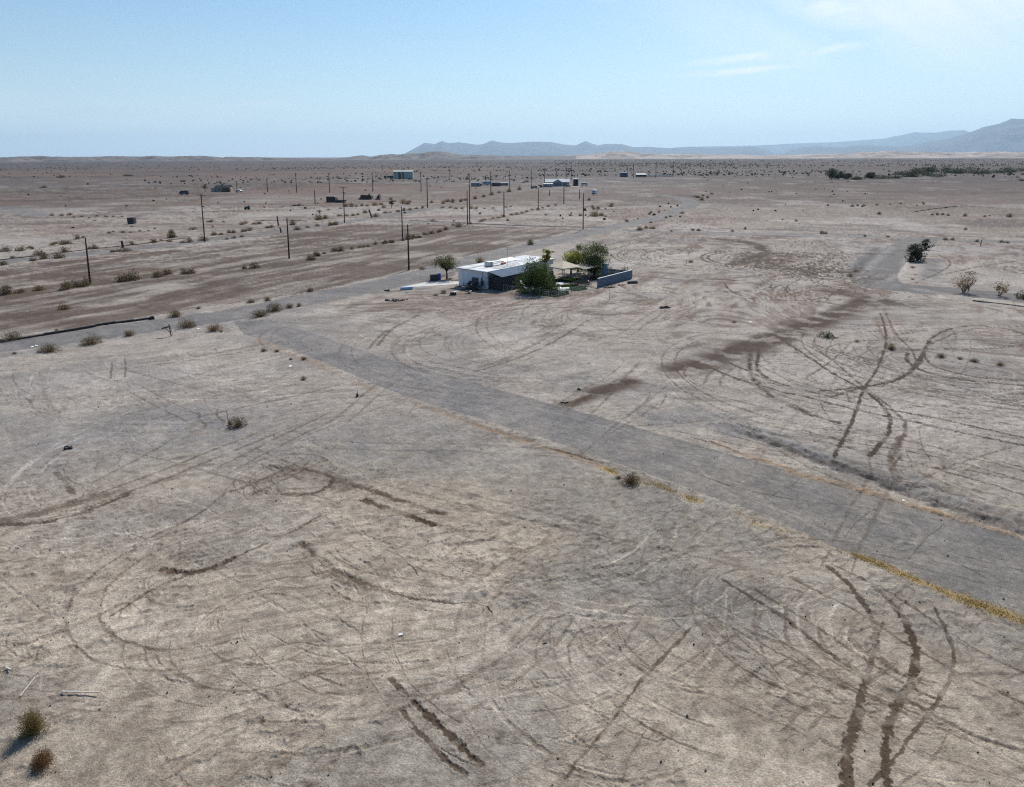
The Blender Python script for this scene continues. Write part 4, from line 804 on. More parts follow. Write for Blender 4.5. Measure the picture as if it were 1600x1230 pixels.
# ------------------------------------------------------------------ utility poles
def pole_obj(h, arm=0, second=False, r0=.19, r1=.12, lampw=False, xform=False):
    t_ = bpy.data.objects.new('utility_pole', None); C.objects.link(t_); t_.empty_display_size = .3
    MB().tube([(0, 0, -.3), (0, 0, h * .5), (0, 0, h)], [r0, (r0 + r1) / 2, r1], 8).build('pole_shaft', M_pole, t_, True)
    if arm:
        b = MB().box((0, 0, h - .35), (arm, .13, .16)); b.tube([(-.42, .08, h - .38), (0, .1, h - 1.05)], .03, 5); b.tube([(.42, .08, h - .38), (0, .1, h - 1.05)], .03, 5); b.build('crossarm', M_wood, t_)
        for sx in (-.46, -.2, .46): MB().lathe([(.05, 0), (.08, .05), (.05, .1), (.07, .15), (.03, .2)], (sx * arm, 0, h - .27), 8).build('insulator', M_metal, t_)
        if second: MB().box((0, .02, h - 1.9), (arm * .75, .12, .14)).build('crossarm', M_wood, t_)
    else:
        MB().lathe([(.05, 0), (.08, .05), (.05, .12), (.02, .2)], (0, 0, h), 8).build('insulator', M_metal, t_)
    if xform: MB().lathe([(.02, -.45), (.28, -.43), (.28, .40), (.2, .47), (.03, .48)], (.42, 0, h - 2.2), 12).build('transformer', M_metal, t_)
    if lampw: MB().lathe([(.03, -.1), (.45, .0), (.6, .28), (.45, .58), (.05, .65)], (0, 0, h), 12).build('lamp_head', M_white, t_)
    return t_
P_list = [
 ('plain wooden utility pole with a shrub clump round its foot, nearest to the left edge', (141, 444), 71, 0, 0, 0),
 ('tall utility pole with one crossarm standing beside the far left road', (320, 378), 72, 2.6, 0, 0),
 ('plain utility pole alone on the dark graded lot', (452, 405), 62, 0, 0, 0),
 ('tall utility pole with two crossarms standing beside the ruined walls', (538.5, 348), 54, 2.8, 1, 1),
 ('thin plain utility pole standing in the row of small bushes', (629, 374), 49, 0, 0, 0),
 ('plain utility pole across the road from the house, closest to the single small tree', (639, 422), 69, 0, 0, 0),
 ('utility pole with a small crossarm on the far road verge', (668, 324), 44, 1.6, 0, 0),
 ('shorter thick pole of the close pair at the crossroad', (730.5, 351), 51, 0, 0, 0),
 ('taller thin pole of the close pair at the crossroad', (734, 347), 72, 0, 0, 0),
 ('thin plain pole standing on the pale lot between the crossroad pair and the lamp pole', (787.5, 339), 38, 0, 0, 0),
 ('plain pole standing right in front of the white roofed house', (881, 318), 31, 0, 0, 0),
 ('tall plain pole at the cross street straight behind the garden trees', (911, 359), 54, 0, 0, 0),
 ('thin pole standing just right of the white roofed house front', (905.5, 311), 14, 0, 0, 0),
 ('pole rising in front of the pale blue trailer', (767, 304), 33, 1.4, 0, 0),
 ('pole at the right end of the far trailers', (796.5, 296), 27, 0, 0, 0),
 ('far pole standing behind the trailers, left of the white roofed house', (830, 295), 29, 0, 0, 0),
 ('pole touching the left end of the white roofed house', (851, 292), 27, 0, 0, 0),
 ('left one of two poles rising behind the white roof', (884.5, 281), 20, 0, 0, 0), ('right one of two poles rising behind the white roof', (892.5, 281), 20, 0, 0, 0),
 ('short far pole above the left half of the white roof', (869, 281), 13, 0, 0, 0),
 ('far pole with a crossarm right of the pale green shed', (658, 301), 30, 1.6, 0, 0),
 ('far pole with a crossarm left of the pale green shed', (582.5, 299), 28, 1.8, 0, 0),
 ('far pole on the reddish ground between ruins and tan house', (515, 301), 29, 1.6, 0, 0),
 ('far pole with a wide crossarm right of the tan house', (463.5, 301), 29, 1.8, 0, 0),
 ('bare far pole nearest to the right of the tan house', (418, 300), 20, 0, 0, 0),
 ('thin pole on the open ground left of the ruined walls', (492.5, 320), 22, 0, 0, 0),
 ('thin pole at the right end wall of the tan house', (370.5, 297), 13, 0, 0, 0),
 ('very far pole between the pale green shed and the trailers', (703, 277), 15, 0, 0, 0), ('very far pole above the left trailer', (759, 284), 9, 0, 0, 0),
 ('far pole at the left end of the long white fence', (989.5, 279), 23, 1.5, 0, 0), ('far pole in the middle of the long white fence', (1024.5, 278), 21, 0, 0, 0), ('tall far pole at the right end of the long white fence', (1051.5, 275), 20, 2.4, 0, 0), ('far thin pole left of the long white fence', (980, 272), 12, 0, 0, 0),
]
for lab_, p, hp, arm, second, xf in P_list:
    x, y = at(*p); hh = max(4.5, hp * math.hypot(y, CAM_H) * .985 / FPX / math.cos(math.atan2(CAM_H, y)) ** 0)
    big_ = y > 280
    o = pole_obj(hh, arm, second, .19 if not big_ else .19 + y / 7000, .12 if not big_ else .12 + y / 7000, xform=xf); put(o, x, y, prng.uniform(-.25, .25)); o.rotation_euler.y = .4 * math.atan((800 - p[0]) / 3700); tag(o, lab_, 'utility pole', 'utility poles of the settlement')
x, y = at(841, 328); o = pole_obj(33 * mpp(y), lampw=True); o.name = 'lamp_pole'; put(o, x, y); tag(o, 'thin pole topped with a round white lamp on the pale lot', 'lamp post')
def stump(label, p, hp, lean, rad=.16, m=M_pole, az_=0.0):
    x, y = at(*p); hh = hp * mpp(y); b = MB().tube([(0, 0, -.2), (lean * hh * .5, 0, hh * .5), (lean * hh, 0, hh)], [rad, rad * .95, rad * .8], 8)
    o = b.build('wooden_post', m); put(o, x, y, az_); return tag(o, label, 'post')
stump('short dark post on the verge of the far left road, upright', (435, 352), 14, -.05, .25); stump('leaning dark post on the verge below the ruined walls', (581, 340), 12, -.3, .3); stump('stubby dark post standing among shrubs beside the far left road', (192, 387), 10, 0, .3)
stump('short dark post beside the upright post of the far left road', (439.5, 363), 8, -.2, .25); stump('dark stub post on the pale lot below the white roofed house', (858.5, 306), 8, .05, .25); stump('slender marker post on the cross street at the right', (1532, 384), 9, 0, .1)
stump('slim grey pipe standing alone on the lot in front of the block wall', (952.5, 468), 16, 0, .05, M_metal)
stump('slim marker post under the wispy shrub inside the big circular track', (1072, 413), 7, 0, .06, M_pole)

# sign frame, stakes, laths
x, y = at(267, 525.5); t_ = thing('sign_frame', 'empty wooden sign bracket with a drooping arm and a brace beside the road', 'sign post', x, y)
MB().tube([(.05, 0, -.2), (0, 0, 1.0), (-.05, 0, 1.62)], [.075, .07, .05], 8).build('post', M_rustm, t_)
MB().box((-.52, 0, 1.12), (1.0, .12, .17), 0, -.28).build('arm', M_rustm, t_); MB().tube([(.0, 0, .45), (-.55, 0, 1.05)], .04, 6).build('brace', M_rustm, t_); MB().tube([(.32, -.05, -.05), (.1, 0, 1.25)], .025, 6).build('prop', M_rustm, t_)
x, y = at(558, 616.5); t_ = thing('bollard', 'short dark marker post with a pointed rod on the bare ground below the road', 'bollard', x, y)
MB().tube([(0, 0, -.1), (.02, 0, .28)], [.13, .11], 10).build('body', M_steel, t_); MB().tube([(.02, 0, .28), (.06, 0, .62)], [.035, .02], 6).build('rod', M_rustm, t_)
x, y = at(357, 660); t_ = thing('rusty_post', 'rusty iron post with a triangular plate left of the upright brown shrub', 'post', x, y)
MB().tube([(0, 0, -.1), (-.04, 0, 1.15)], .025, 6).build('rod', M_rustm, t_); MB().prism([(.03, 0), (.30, 0), (.22, .18), (.06, .45)], -.02, .02).build('plate', M_rustm, t_)
x, y = at(378, 664); o = MB().box((0, 0, .48), (.06, .03, 1.05), 0, -.28).build('stake', M_white); put(o, x, y); tag(o, 'white stake leaning on the right side of the upright brown shrub', 'stake')
def lath(label, a, b_, wd, name='lath', m=M_lath, lift=0.0):
    (x0, y0), (x1, y1) = at(*a), at(*b_); l = math.hypot(x1 - x0, y1 - y0); o = MB().box((0, 0, .06 + lift), (l, wd, .035), 0, -.02).build(name, m); x, y = (x0 + x1) / 2, (y0 + y1) / 2
    put(o, x, y, math.atan2(y1 - y0, x1 - x0)); tag(o, label, 'lath'); return o
lath('longer bleached lath lying level above the tall bristly shrub', (96, 1079), (155, 1081), .06, lift=.05)
lath('shorter bleached lath lying aslant to the left of the longer one', (31, 1084), (54, 1056), .05)
lath('tiny pale wood scrap at the left edge', (9, 1042), (17, 1046), .07)
for lab_, p in (('left white paper scrap on the near road verge', (50, 543)), ('right white paper scrap on the near road verge', (57, 541)), ('white plastic scrap near the single small shrub by the road', (453, 572)), ('white scrap beside the black scraps right of the house', (1173, 504)), ('small white rag on the straw verge of the gravel road', (1412, 780)), ('white curl of plastic on the foreground sand', (625, 988)), ('white scrap beside the broad dry junction shrub', (309, 515))):
    x, y = at(*p); o = MB().slab([(-.22, -.12, .06), (.2, -.16, .05), (.26, .1, .12), (-.1, .16, .07)], .012).build('plastic_scrap', M_white); s_ = .5 if p[1] > 700 else 1; put(o, x, y, prng.uniform(0, 3), s_); tag(o, lab_, 'litter')

# ------------------------------------------------------------------ trees
def tree(name, label, p, h, w_, mats, seed, n=4200, leaf=.16, trunk_h=.3, clump=16, multi=1, lean=0.0, zb=.32, xy=None, flatz=.75, group=None, droop=0):
    x, y = xy or at(*p); t_ = thing(name, label, 'tree', x, y, 0, group); r_ = random.Random(seed); b = MB(); tips = []
    for k in range(multi):
        bx = r_.gauss(0, .25) if multi > 1 else 0; by = r_.gauss(0, .25) if multi > 1 else 0; th_ = h * trunk_h * r_.uniform(.85, 1.1); tr_ = .035 * h / math.sqrt(multi)
        top = Vector((bx + lean * th_ + r_.gauss(0, .1), by + r_.gauss(0, .1), th_)); b.tube([(bx, by, -.2), (bx + lean * th_ * .3 + .05, by, th_ * .5), top], [tr_ * 1.3, tr_, tr_ * .8], 8)
        for j in range(max(3, clump // multi)):
            a = r_.uniform(0, 6.283); el_ = r_.uniform(-.1, 1.35); d = Vector((math.cos(el_) * math.cos(a) * w_ * .42, math.cos(el_) * math.sin(a) * w_ * .42, (h - th_) * (zb + (.84 - zb) * math.sin(el_))))
            m_ = top + d * .5 + Vector((r_.gauss(0, .15), r_.gauss(0, .15), .25)); e = top + d; b.tube([top, m_, e], [tr_ * .5, tr_ * .3, tr_ * .1], 5); tips += [(e, 1.0), (m_, .55)]
    b.build('trunk', M_bark, t_, True)
    for mi, m_ in enumerate(mats):
        vs = []; fs = []
        for i in range(n // len(mats)):
            c_, f_ = tips[r_.randrange(len(tips))]; rr_ = w_ * .19 * f_ * (1 if mi == 0 else 1.1)
            d = Vector((r_.gauss(0, 1), r_.gauss(0, 1), r_.gauss(0, flatz))); q = c_ + d.normalized() * rr_ * (r_.random() ** .45) * r_.uniform(.8, 1.25)
            q.z -= droop * r_.random(); q.z = min(max(q.z, h * trunk_h * .5), h * 1.02)
            ax = Vector((r_.gauss(0, 1), r_.gauss(0, 1), r_.gauss(0, .8))).normalized(); sd_ = ax.cross(Vector((r_.gauss(0, 1), r_.gauss(0, 1), r_.gauss(0, 1)))).normalized(); ln = leaf * r_.uniform(.5, 1.5)
            o = len(vs); vs += [q - ax * ln, q + sd_ * ln * .4, q + ax * ln, q - sd_ * ln * .4]; fs.append((o, o + 1, o + 2, o + 3))
        me = bpy.data.meshes.new('crown'); me.from_pydata([tuple(v) for v in vs], [], fs); me.materials.append(m_); me.update(); o = bpy.data.objects.new('crown', me); C.objects.link(o); o.parent = t_
    return t_
tree('tree', 'single small round tree standing by the bins at the driveway', (698, 436), 4.3, 5.2, [M_olive], 3, 2800, .13, .36, 18, lean=.06)
tree('tree', 'dense dark green tree in front of the white house on the lawn', (836, 457), 5.6, 6.4, [M_tree, M_tree], 4, 9000, .15, .08, 34, 4, flatz=1.0, zb=.08)
tree('tree', 'tall thin yellow green tree poking up behind the dense front tree', (852, 433), 5.6, 2.4, [M_yel], 5, 1500, .14, .45, 10)
tree('tree', 'large feathery green tree at the back of the garden', (928, 430), 6.2, 7.6, [M_olive, M_tree], 6, 9000, .14, .08, 36, 4, flatz=1.0, zb=.1)
tree('tree', 'bright yellow green tree behind the tan parasol', (893, 428), 4.6, 4.8, [M_yel], 7, 4200, .15, .15, 16, 2, zb=.12)
tree('tree', 'thin olive tree between the yellow green tree and the feathery tree', (903, 425), 5.6, 3.4, [M_olive], 8, 2000, .14, .25, 12, 2)
tree('tree', 'broad dark evergreen bush tree beside the looped side street', (1428, 408), 3.7, 4.0, [M_green, M_green], 9, 4500, .14, .03, 26, 4, flatz=1.0, zb=.05)
tree('tree', 'smaller loose green bush tree touching the broad evergreen one', (1446, 391), 3.0, 2.8, [M_green], 10, 1300, .13, .04, 12, 3, zb=.05)
tree('bare_shrub', 'tall wispy leafless brown shrub on the verge of the side street', (1507, 458), 4.0, 3.6, [M_dry], 12, 900, .12, .06, 26, 5, flatz=1.0)
tree('bare_shrub', 'shorter wispy leafless shrub right of the tall wispy one', (1562, 463), 2.7, 2.6, [M_dry], 13, 600, .11, .06, 18, 5, flatz=1.0)
for i, (px_, py_, wp, hp, lab_) in enumerate([(1299, 281, 20, 15, 'tallest dark tree at the left end of the far tree clump'), (1310, 281, 16, 11, 'dark tree second from the left end of the far tree clump'), (1322, 281, 16, 8, 'low dark tree tapering off the far tree clump'), (1360, 280, 14, 9, 'round dark tree alone just right of the far clump')]):
    x, y = at(px_, py_); k = mpp(y); tree('tree', lab_, None, hp * k * 1.05, wp * k * 1.1, [M_green], 20 + i, 1500, .6, .08, 16, 3, xy=(x, y), flatz=1.0, group='dark trees of the far clump')
wood_pts = [(1335, 281, 13, 5), (1346, 281, 12, 4), (1375, 280, 14, 5), (1388, 279, 14, 4), (1402, 279, 12, 4), (1416, 277, 16, 7), (1424, 273, 18, 8), (1436, 271, 14, 6), (1448, 275, 15, 6), (1446, 269, 15, 7), (1460, 269, 16, 7), (1476, 270, 16, 8), (1490, 271, 16, 6), (1503, 272, 14, 7), (1514, 271, 16, 8), (1530, 272, 14, 5), (1543, 271, 14, 5), (1556, 271, 12, 4), (1570, 270, 13, 7), (1582, 269, 12, 4), (1600, 268, 14, 5), (1408, 274, 14, 5), (1432, 277, 14, 5), (1462, 277, 14, 5)]
CM = [plant_mesh('thicket_bush', M_green, 300 + i, 1, .6, 420, .1, stems=0) for i in range(4)]
for i, (px_, py_, wp, hp) in enumerate(wood_pts):
    x, y = at(px_, py_); k = mpp(y); o = new('thicket_bush', CM[i % 4], 'dark bush of the low thicket line right of the far tree clump', 'bush', 'bushes of the far thicket line'); put(o, x, y, i, (wp * k * 1.9, wp * k * 1.9, hp * k * 2.8))
# yucca-like snag
tree('bare_shrub', 'ragged dark yucca like shrub standing taller than its neighbours near the ruins', (612, 325), 3.6, 2.4, [M_green], 31, 700, .2, .3, 9, 2)

# ------------------------------------------------------------------ the house and its yard. u runs along the house, v towards the yard front
HB = Vector((-4.2, 126.8, 0)); DU = Vector((.60, .80, 0)); DV = Vector((.80, -.60, 0)); RZ = math.atan2(.80, .60)
HZ0 = H(0, 130)
def hw(u, v): q = HB + DU * u + DV * v; return q.x, q.y
house = thing('white_house', 'low white stuccoed house with a flat white roof and a dark screened porch', 'house', HB.x, HB.y, RZ, z=HZ0)
# local: x = along the house (u), y = away from the yard (v = -y)
LN, WD, HT = 20.5, 6.6, 2.95
wl = MB()
wl.box((LN / 2, .1, HT / 2 - .1), (LN, .2, HT + .2)); wl.box((LN / 2, WD - .1, HT / 2 - .1), (LN, .2, HT + .2))
wl.box((.1, WD / 2, HT / 2 - .1), (.196, WD - .408, HT + .19)); wl.box((LN - .1, WD / 2, HT / 2 - .1), (.196, WD - .408, HT + .19)); wl.build('wall', M_stucco, house)
rf = MB().slab([(-.35, -.3, HT + .16), (LN + .3, -.3, HT + .16), (LN + .3, WD + .35, HT + .30), (-.35, WD + .35, HT + .30)], .18).build('roof', M_roof, house)
MB().slab([(.3, 4.3, HT + .305), (13, 4.3, HT + .305), (13, 4.95, HT + .32), (.3, 4.95, HT + .32)], .03).build('roof_patch', M_roofg, rf)
MB().slab([(3.2, .2, HT + .21), (8.6, .2, HT + .21), (8.6, 2.1, HT + .245), (3.2, 2.1, HT + .245)], .03).build('roof_patch', M_roofg, rf)
b = MB(); 
for yy in (1.4, 2.6): b.tube([(9, yy, HT + .42), (15.5, yy, HT + .45)], .06, 6)
b.tube([(9.2, 3.4, HT + .42), (9.2, 5.6, HT + .46)], .05, 6); b.build('roof_pipe', M_white, rf)
for q in ((14.2, 4.8), (16, 2.4), (12.2, 5.6)): MB().tube([(q[0], q[1], HT), (q[0], q[1], HT + .9)], .07, 8).build('vent_pipe', M_metal, rf)
sl = MB().slab([(10.2, 3.9, HT + .34), (14.2, 3.9, HT + .34), (14.2, 5.4, HT + .72), (10.2, 5.4, HT + .72)], .05); sl.build('roof_panel', M_white, rf)
c_ = MB().box((4.6, 3.3, HT + .68), (1.35, 1.0, .86)); ac = c_.build('cooler', M_metal, rf, bevel=.03); MB().box((4.6, 2.795, HT + .68), (.05, .02, .8)).build('seam', M_steel, ac)
MB().box((5.6, 2.7, HT + .27), (4.6, .45, .08)).build('duct', M_black, rf)
MB().box((8.4, 2.9, HT + .38), (1.5, .35, .26), .15).build('tarp_roll', M_red, rf)
an = MB(); an.tube([(6.9, .9, HT), (6.9, .9, HT + 3.6)], .045, 6); an.tube([(6.9, .4, HT + 3.2), (6.9, 1.4, HT + 3.2)], .025, 5); an.tube([(6.9, .55, HT + 3.5), (6.9, 1.25, HT + 3.5)], .025, 5); an.build('antenna', M_metal, rf)
MB().tube([(11.5, 6.2, HT), (11.5, 6.2, HT + 2.2)], .05, 6).build('antenna', M_white, rf)
MB().box((.02, -.02, HT - .1), (.16, .14, .16)).build('lamp', M_white, house)
# end wall details: dark door hatch, pipes, low box
d_ = MB().box((-.03, 2.75, 1.05), (.06, 1.5, 1.5)).build('hatch', M_navy, house); MB().box((-.075, 2.75, 1.05), (.03, .9, .8)).build('pane', M_glass, d_)
m_ = MB().box((-.11, 1.05, 1.0), (.2, .32, .8)); m_.tube([(-.08, 1.05, 1.4), (-.08, 1.05, HT)], .03, 6); m_.tube([(-.08, .75, 0), (-.08, .75, 1.4)], .03, 6); m_.build('meter_box', M_navy, house)
MB().box((-.25, 1.4, .16), (.5, 1.6, .34)).build('footing', M_conc, house)
MB().box((-.04, 5.6, 1.5), (.06, .05, 2.9)).build('downpipe', M_white, house)
# porch along the yard side
pr = MB().slab([(-.05, -3.25, 2.42), (12.6, -3.25, 2.42), (12.6, -.32, HT + .1), (-.05, -.32, HT + .1)], .07).build('porch_roof', M_awn, house)
po = MB()
for xx in (0.1, 2.1, 4.2, 6.3, 8.4, 10.5, 12.4): po.box((xx, -3.1, 1.15), (.09, .09, 2.42))
po.box((6.25, -3.1, 2.30), (12.4, .07, .12)); po.box((6.25, -3.1, 1.0), (12.4, .05, .07)); po.box((.1, -1.7, 1.0), (.05, 2.7, .07)); po.build('porch_post', M_steel, house)
sc_ = MB().box((6.25, -3.16, 1.1), (12.3, .03, 2.2)); sc_.box((.03, -1.72, 1.15), (.03, 2.75, 2.3)); sc_.build('porch_screen', M_dark, house)
# far yard side: windows on the rear of the plot, brick chimney stub
for xx in (14.2, 17.4):
    f_ = MB().box((xx, -.02, 1.5), (1.5, .06, 1.2)).build('window', M_white, house); MB().box((xx, -.065, 1.5), (1.3, .03, 1.0)).build('pane', M_glass, f_)
f_ = MB().box((15.9, -.02, 1.02), (.95, .06, 2.04)).build('door', M_brownp, house); MB().lathe([(.03, 0), (.05, .03), (.03, .07)], (15.6, -.08, 1.0), 8).build('handle', M_metal, f_)
def yard(name, label, cat, u, v, rz=0, group=None): x, y = hw(u, v); return thing(name, label, cat, x, y, RZ + rz, group)
# driveway slab and kerb end
q = [at(628, 449), at(640, 449.5), at(682, 447), at(724, 444), at(724, 440.5), at(700, 440), at(668, 441)]
cz = max(H(*p) for p in q) + .04; b = MB().slab([(x, y, cz) for x, y in q], .16); o = b.build('driveway', M_conc); tag(o, kind='structure')
(x0, y0), (x1, y1) = at(626, 453), at(645, 452); o = MB().box((0, 0, .22), (math.hypot(x1 - x0, y1 - y0), .5, .44)).build('concrete_block', M_ltblue, bevel=.03); put(o, (x0 + x1) / 2, (y0 + y1) / 2, math.atan2(y1 - y0, x1 - x0)); tag(o, 'long pale concrete block at the street end of the driveway', 'block')
# wheelie bins
def bin_(label, p, m, rz):
    x, y = at(*p); t_ = thing('wheelie_bin', label, 'bin', x, y, rz)
    MB().box((0, 0, .56), (.66, .7, 1.0), taper=1.0).add([], []).build('body', m, t_, bevel=.04); MB().box((0, 0, 1.1), (.74, .8, .07)).build('lid', m, t_, bevel=.02); MB().tube([(-.34, .42, 1.02), (.34, .42, 1.02)], .03, 6).build('handle', m, t_)
    for s_ in (-.3, .3): MB().lathe([(.02, -.04), (.13, -.04), (.13, .04), (.02, .04)], (0, 0, 0), 12).build('wheel', M_tyre, t_).matrix_local = Matrix.Translation((s_, .34, .13)) @ Matrix.Rotation(math.pi / 2, 4, 'Y')
bin_('left black wheelie bin of the two by the small tree', (675, 439), M_black, .3); bin_('right black wheelie bin, between the other black one and the blue one', (681, 438.5), M_black, .25); bin_('blue wheelie bin beside the two black bins', (686, 437), M_blue, .2)
# utility trailer with a load at the end wall
x, y = at(737, 453); t_ = thing('utility_trailer', 'dark loaded utility trailer with a raised ramp parked against the white end wall', 'trailer', x, y, math.radians(-8))
MB().box((0, 0, .55), (3.4, 1.7, .14)).build('deck', M_steel, t_)
b = MB()
for sy in (-.85, .85): b.box((0, sy, .95), (3.4, .05, .06)); [b.box((xx, sy, .76), (.05, .05, .4)) for xx in (-1.65, -.8, 0, .8, 1.65)]
b.build('rail', M_steel, t_); MB().tube([(-1.7, -.6, .5), (-2.9, 0, .5), (-1.7, .6, .5)], .05, 6).build('drawbar', M_steel, t_); MB().tube([(-2.6, 0, .05), (-2.6, 0, 1.0)], .05, 6).build('jack', M_metal, t_)
MB().box((1.75, 0, 1.45), (.06, 1.6, 1.7), 0, .12).build('ramp', M_navy, t_)
for sx in (-.45, .45):
    for sy in (-.98, .98): wv = MB().lathe([(.12, -.1), (.33, -.1), (.36, -.04), (.36, .04), (.33, .1), (.12, .1)], (0, 0, 0), 16).build('wheel', M_tyre, t_); wv.matrix_local = Matrix.Translation((sx, sy, .36)) @ Matrix.Rotation(math.pi / 2, 4, 'X')
x2, y2 = at(738, 452); t2 = thing('quad_bike', 'dark quad bike loaded on the utility trailer', 'quad bike', x2, y2 + .1, math.radians(-8), z=H(x2, y2) + .62)
MB().box((0, 0, .52), (1.5, .5, .28), taper=.8).build('body', M_navy, t2, bevel=.06); MB().box((-.25, 0, .74), (.7, .3, .14)).build('seat', M_black, t2, bevel=.04); MB().tube([(.45, -.4, .95), (.5, 0, .9), (.45, .4, .95)], .03, 6).build('handlebar', M_steel, t2)
for sx in (-.55, .55):
    for sy in (-.42, .42): wv = MB().lathe([(.08, -.12), (.24, -.12), (.29, -.05), (.29, .05), (.24, .12), (.08, .12)], (0, 0, 0), 14).build('wheel', M_tyre, t2); wv.matrix_local = Matrix.Translation((sx, sy, .28)) @ Matrix.Rotation(math.pi / 2, 4, 'X')
# junk in front of it
def crate(label, p, d, m, m2=M_white):
    x, y = at(*p); t_ = thing('box', label, 'box', x, y, .3); MB().box((0, 0, d[2] / 2), d).build('body', m, t_, bevel=.03); MB().box((d[0] * .36, 0, d[2] + .03), (d[0] * .5, d[1] * 1.05, .06), 0, -.25).build('lid', m2, t_)
crate('open dark box with a white flap on the bare ground before the trailer', (708, 461), (1.0, .6, .5), M_black); 
x, y = at(731, 458.5); t_ = thing('tool_cart', 'upturned dark cart with white wheel lying before the trailer', 'cart', x, y, .5); MB().box((0, 0, .32), (.9, .5, .18), 0, .3).build('tray', M_black, t_, bevel=.03); MB().tube([(-.4, 0, .3), (-.85, 0, .8)], .03, 6).build('handle', M_steel, t_)
for s_ in (-.28, .28): wv = MB().lathe([(.03, -.06), (.24, -.06), (.27, 0), (.24, .06), (.03, .06)], (0, 0, 0), 14).build('wheel', M_white if s_ < 0 else M_tyre, t_); wv.matrix_local = Matrix.Translation((.35, s_, .27)) @ Matrix.Rotation(math.pi / 2, 4, 'X')
o = bush_at(GM[0], (693, 458.5), 11, 1.3, 'clipped round dark bush in front of the driveway'); o = bush_at(GM[1], (681, 462), 9, .7, 'flat dark bush left of the clipped round one'); bush_at(SM[2], (702, 437), 16, .35, 'low ground cover at the foot of the single small tree')
bush_at(GM[2], (719, 432), 8, .8, 'dark low bush at the back corner of the white end wall')
stump('thin white stake beside the flat dark bush by the driveway', (671.5, 463), 6, 0, .04, M_white)
# lawn
def uvp(u, v): return hw(u, v)
lw = [uvp(.6, 3.6), uvp(.5, 14.2), uvp(12.6, 14.2), uvp(13, 8.4), uvp(19.5, 7.0), uvp(19.5, 3.6)]
vs = []; fs = []; LX = [p[0] for p in lw]; LY = [p[1] for p in lw]
def inside(x, y, P):
    c_ = False
    for i in range(len(P)):
        (x0, y0), (x1, y1) = P[i], P[i - 1]
        if (y0 > y) != (y1 > y) and x < (x1 - x0) * (y - y0) / (y1 - y0) + x0: c_ = not c_
    return c_
k = 0
while k < 26000:
    x, y = prng.uniform(min(LX), max(LX)), prng.uniform(min(LY), max(LY)); e = vnoise(np.array([x / 2.0]), np.array([y / 2.0]), 91)[0]
    if not inside(x + (e - .5), y + (e - .5), lw) or e < .22: k += .2; continue
    k += 1; z = H(x, y); a = prng.uniform(0, 3.14); s_ = prng.uniform(.04, .10); o = len(vs); hh = prng.uniform(.05, .15)
    vs += [(x - s_ * math.cos(a), y - s_ * math.sin(a), z - .02), (x + s_ * math.cos(a), y + s_ * math.sin(a), z - .02), (x + prng.gauss(0, .06), y + prng.gauss(0, .06), z + hh)]; fs.append((o, o + 1, o + 2))
me = bpy.data.meshes.new('lawn'); me.from_pydata(vs, [], fs); me.materials.append(M_lawn); me.update(); tag(new('lawn', me, 'green lawn of the fenced yard in front of the white house', 'lawn'), kind='stuff')
q = [uvp(4.3, 6.1), uvp(4.3, 7.0), uvp(10.5, 7.0), uvp(10.5, 6.1)]; b = MB().slab([(x, y, HZ0 + .07) for x, y in q], .1); o = b.build('garden_path', M_conc); tag(o, kind='structure')
# wire fence, block wall
def wire_fence(label, u0, v0, u1, v1, h=1.15, n=8):
    x0, y0 = hw(u0, v0); x1, y1 = hw(u1, v1); l = math.hypot(x1 - x0, y1 - y0); t_ = thing('wire_fence', label, 'fence', x0, y0, math.atan2(y1 - y0, x1 - x0), z=HZ0)
    for i in range(n + 1): MB().tube([(l * i / n, 0, -.1), (l * i / n, 0, h + .03)], .03, 6).build('post', M_metal, t_)
    MB().tube([(0, 0, h), (l, 0, h)], .024, 6).build('top_rail', M_metal, t_); b = MB()
    for zz in np.arange(.12, h, .17): b.tube([(0, 0, zz), (l, 0, zz)], .005, 4)
    for xx in np.arange(.2, l, .25): b.tube([(xx, 0, .05), (xx, 0, h)], .004, 4)
    b.build('mesh_panel', M_metal, t_)
wire_fence('wire fence running from the porch corner along the front of the lawn', .2, 3.3, .2, 14.6, n=6); wire_fence('wire fence running from the lawn corner to the block wall', .2, 14.6, 12.6, 14.6, n=6)
x0, y0 = hw(12.8, 14.6); x1, y1 = hw(25.4, 14.6); l = math.hypot(x1 - x0, y1 - y0); t_ = thing('block_wall', 'grey block garden wall with a pale capping along the right end of the yard', 'wall', x0, y0, math.atan2(y1 - y0, x1 - x0), z=HZ0)
MB().box((l / 2, 0, .7), (l, .2, 1.7)).build('wall', M_block, t_); MB().box((l / 2, 0, 1.58), (l + .06, .24, .06)).build('capping', M_stucco, t_)
x0, y0 = hw(25.6, 14.5); x1, y1 = hw(25.6, 5); t_ = thing('screen_fence', 'dark slatted fence closing the far end of the yard', 'fence', x0, y0, math.atan2(y1 - y0, x1 - x0), z=HZ0); b = MB(); l = 9.5
for i in range(48): b.box((i * .2 + .1, 0, .7 + prng.uniform(-.05, .05)), (.17, .03, 1.4))
b.build('slats', M_greyp, t_); MB().box((l / 2, .05, 1.1), (l, .05, .08)).build('rail', M_wood, t_); MB().box((l / 2, .05, .5), (l, .05, .08)).build('rail', M_wood, t_)
o = new('hedge', plant_mesh('hedge', M_green, 410, 1, 1.0, 1600, .08, stems=30), 'tall dark hedge clump at the right end of the block wall', 'hedge'); x, y = at(975, 433.5); put(o, x, y, 0, (2.0, 2.6, 2.3))
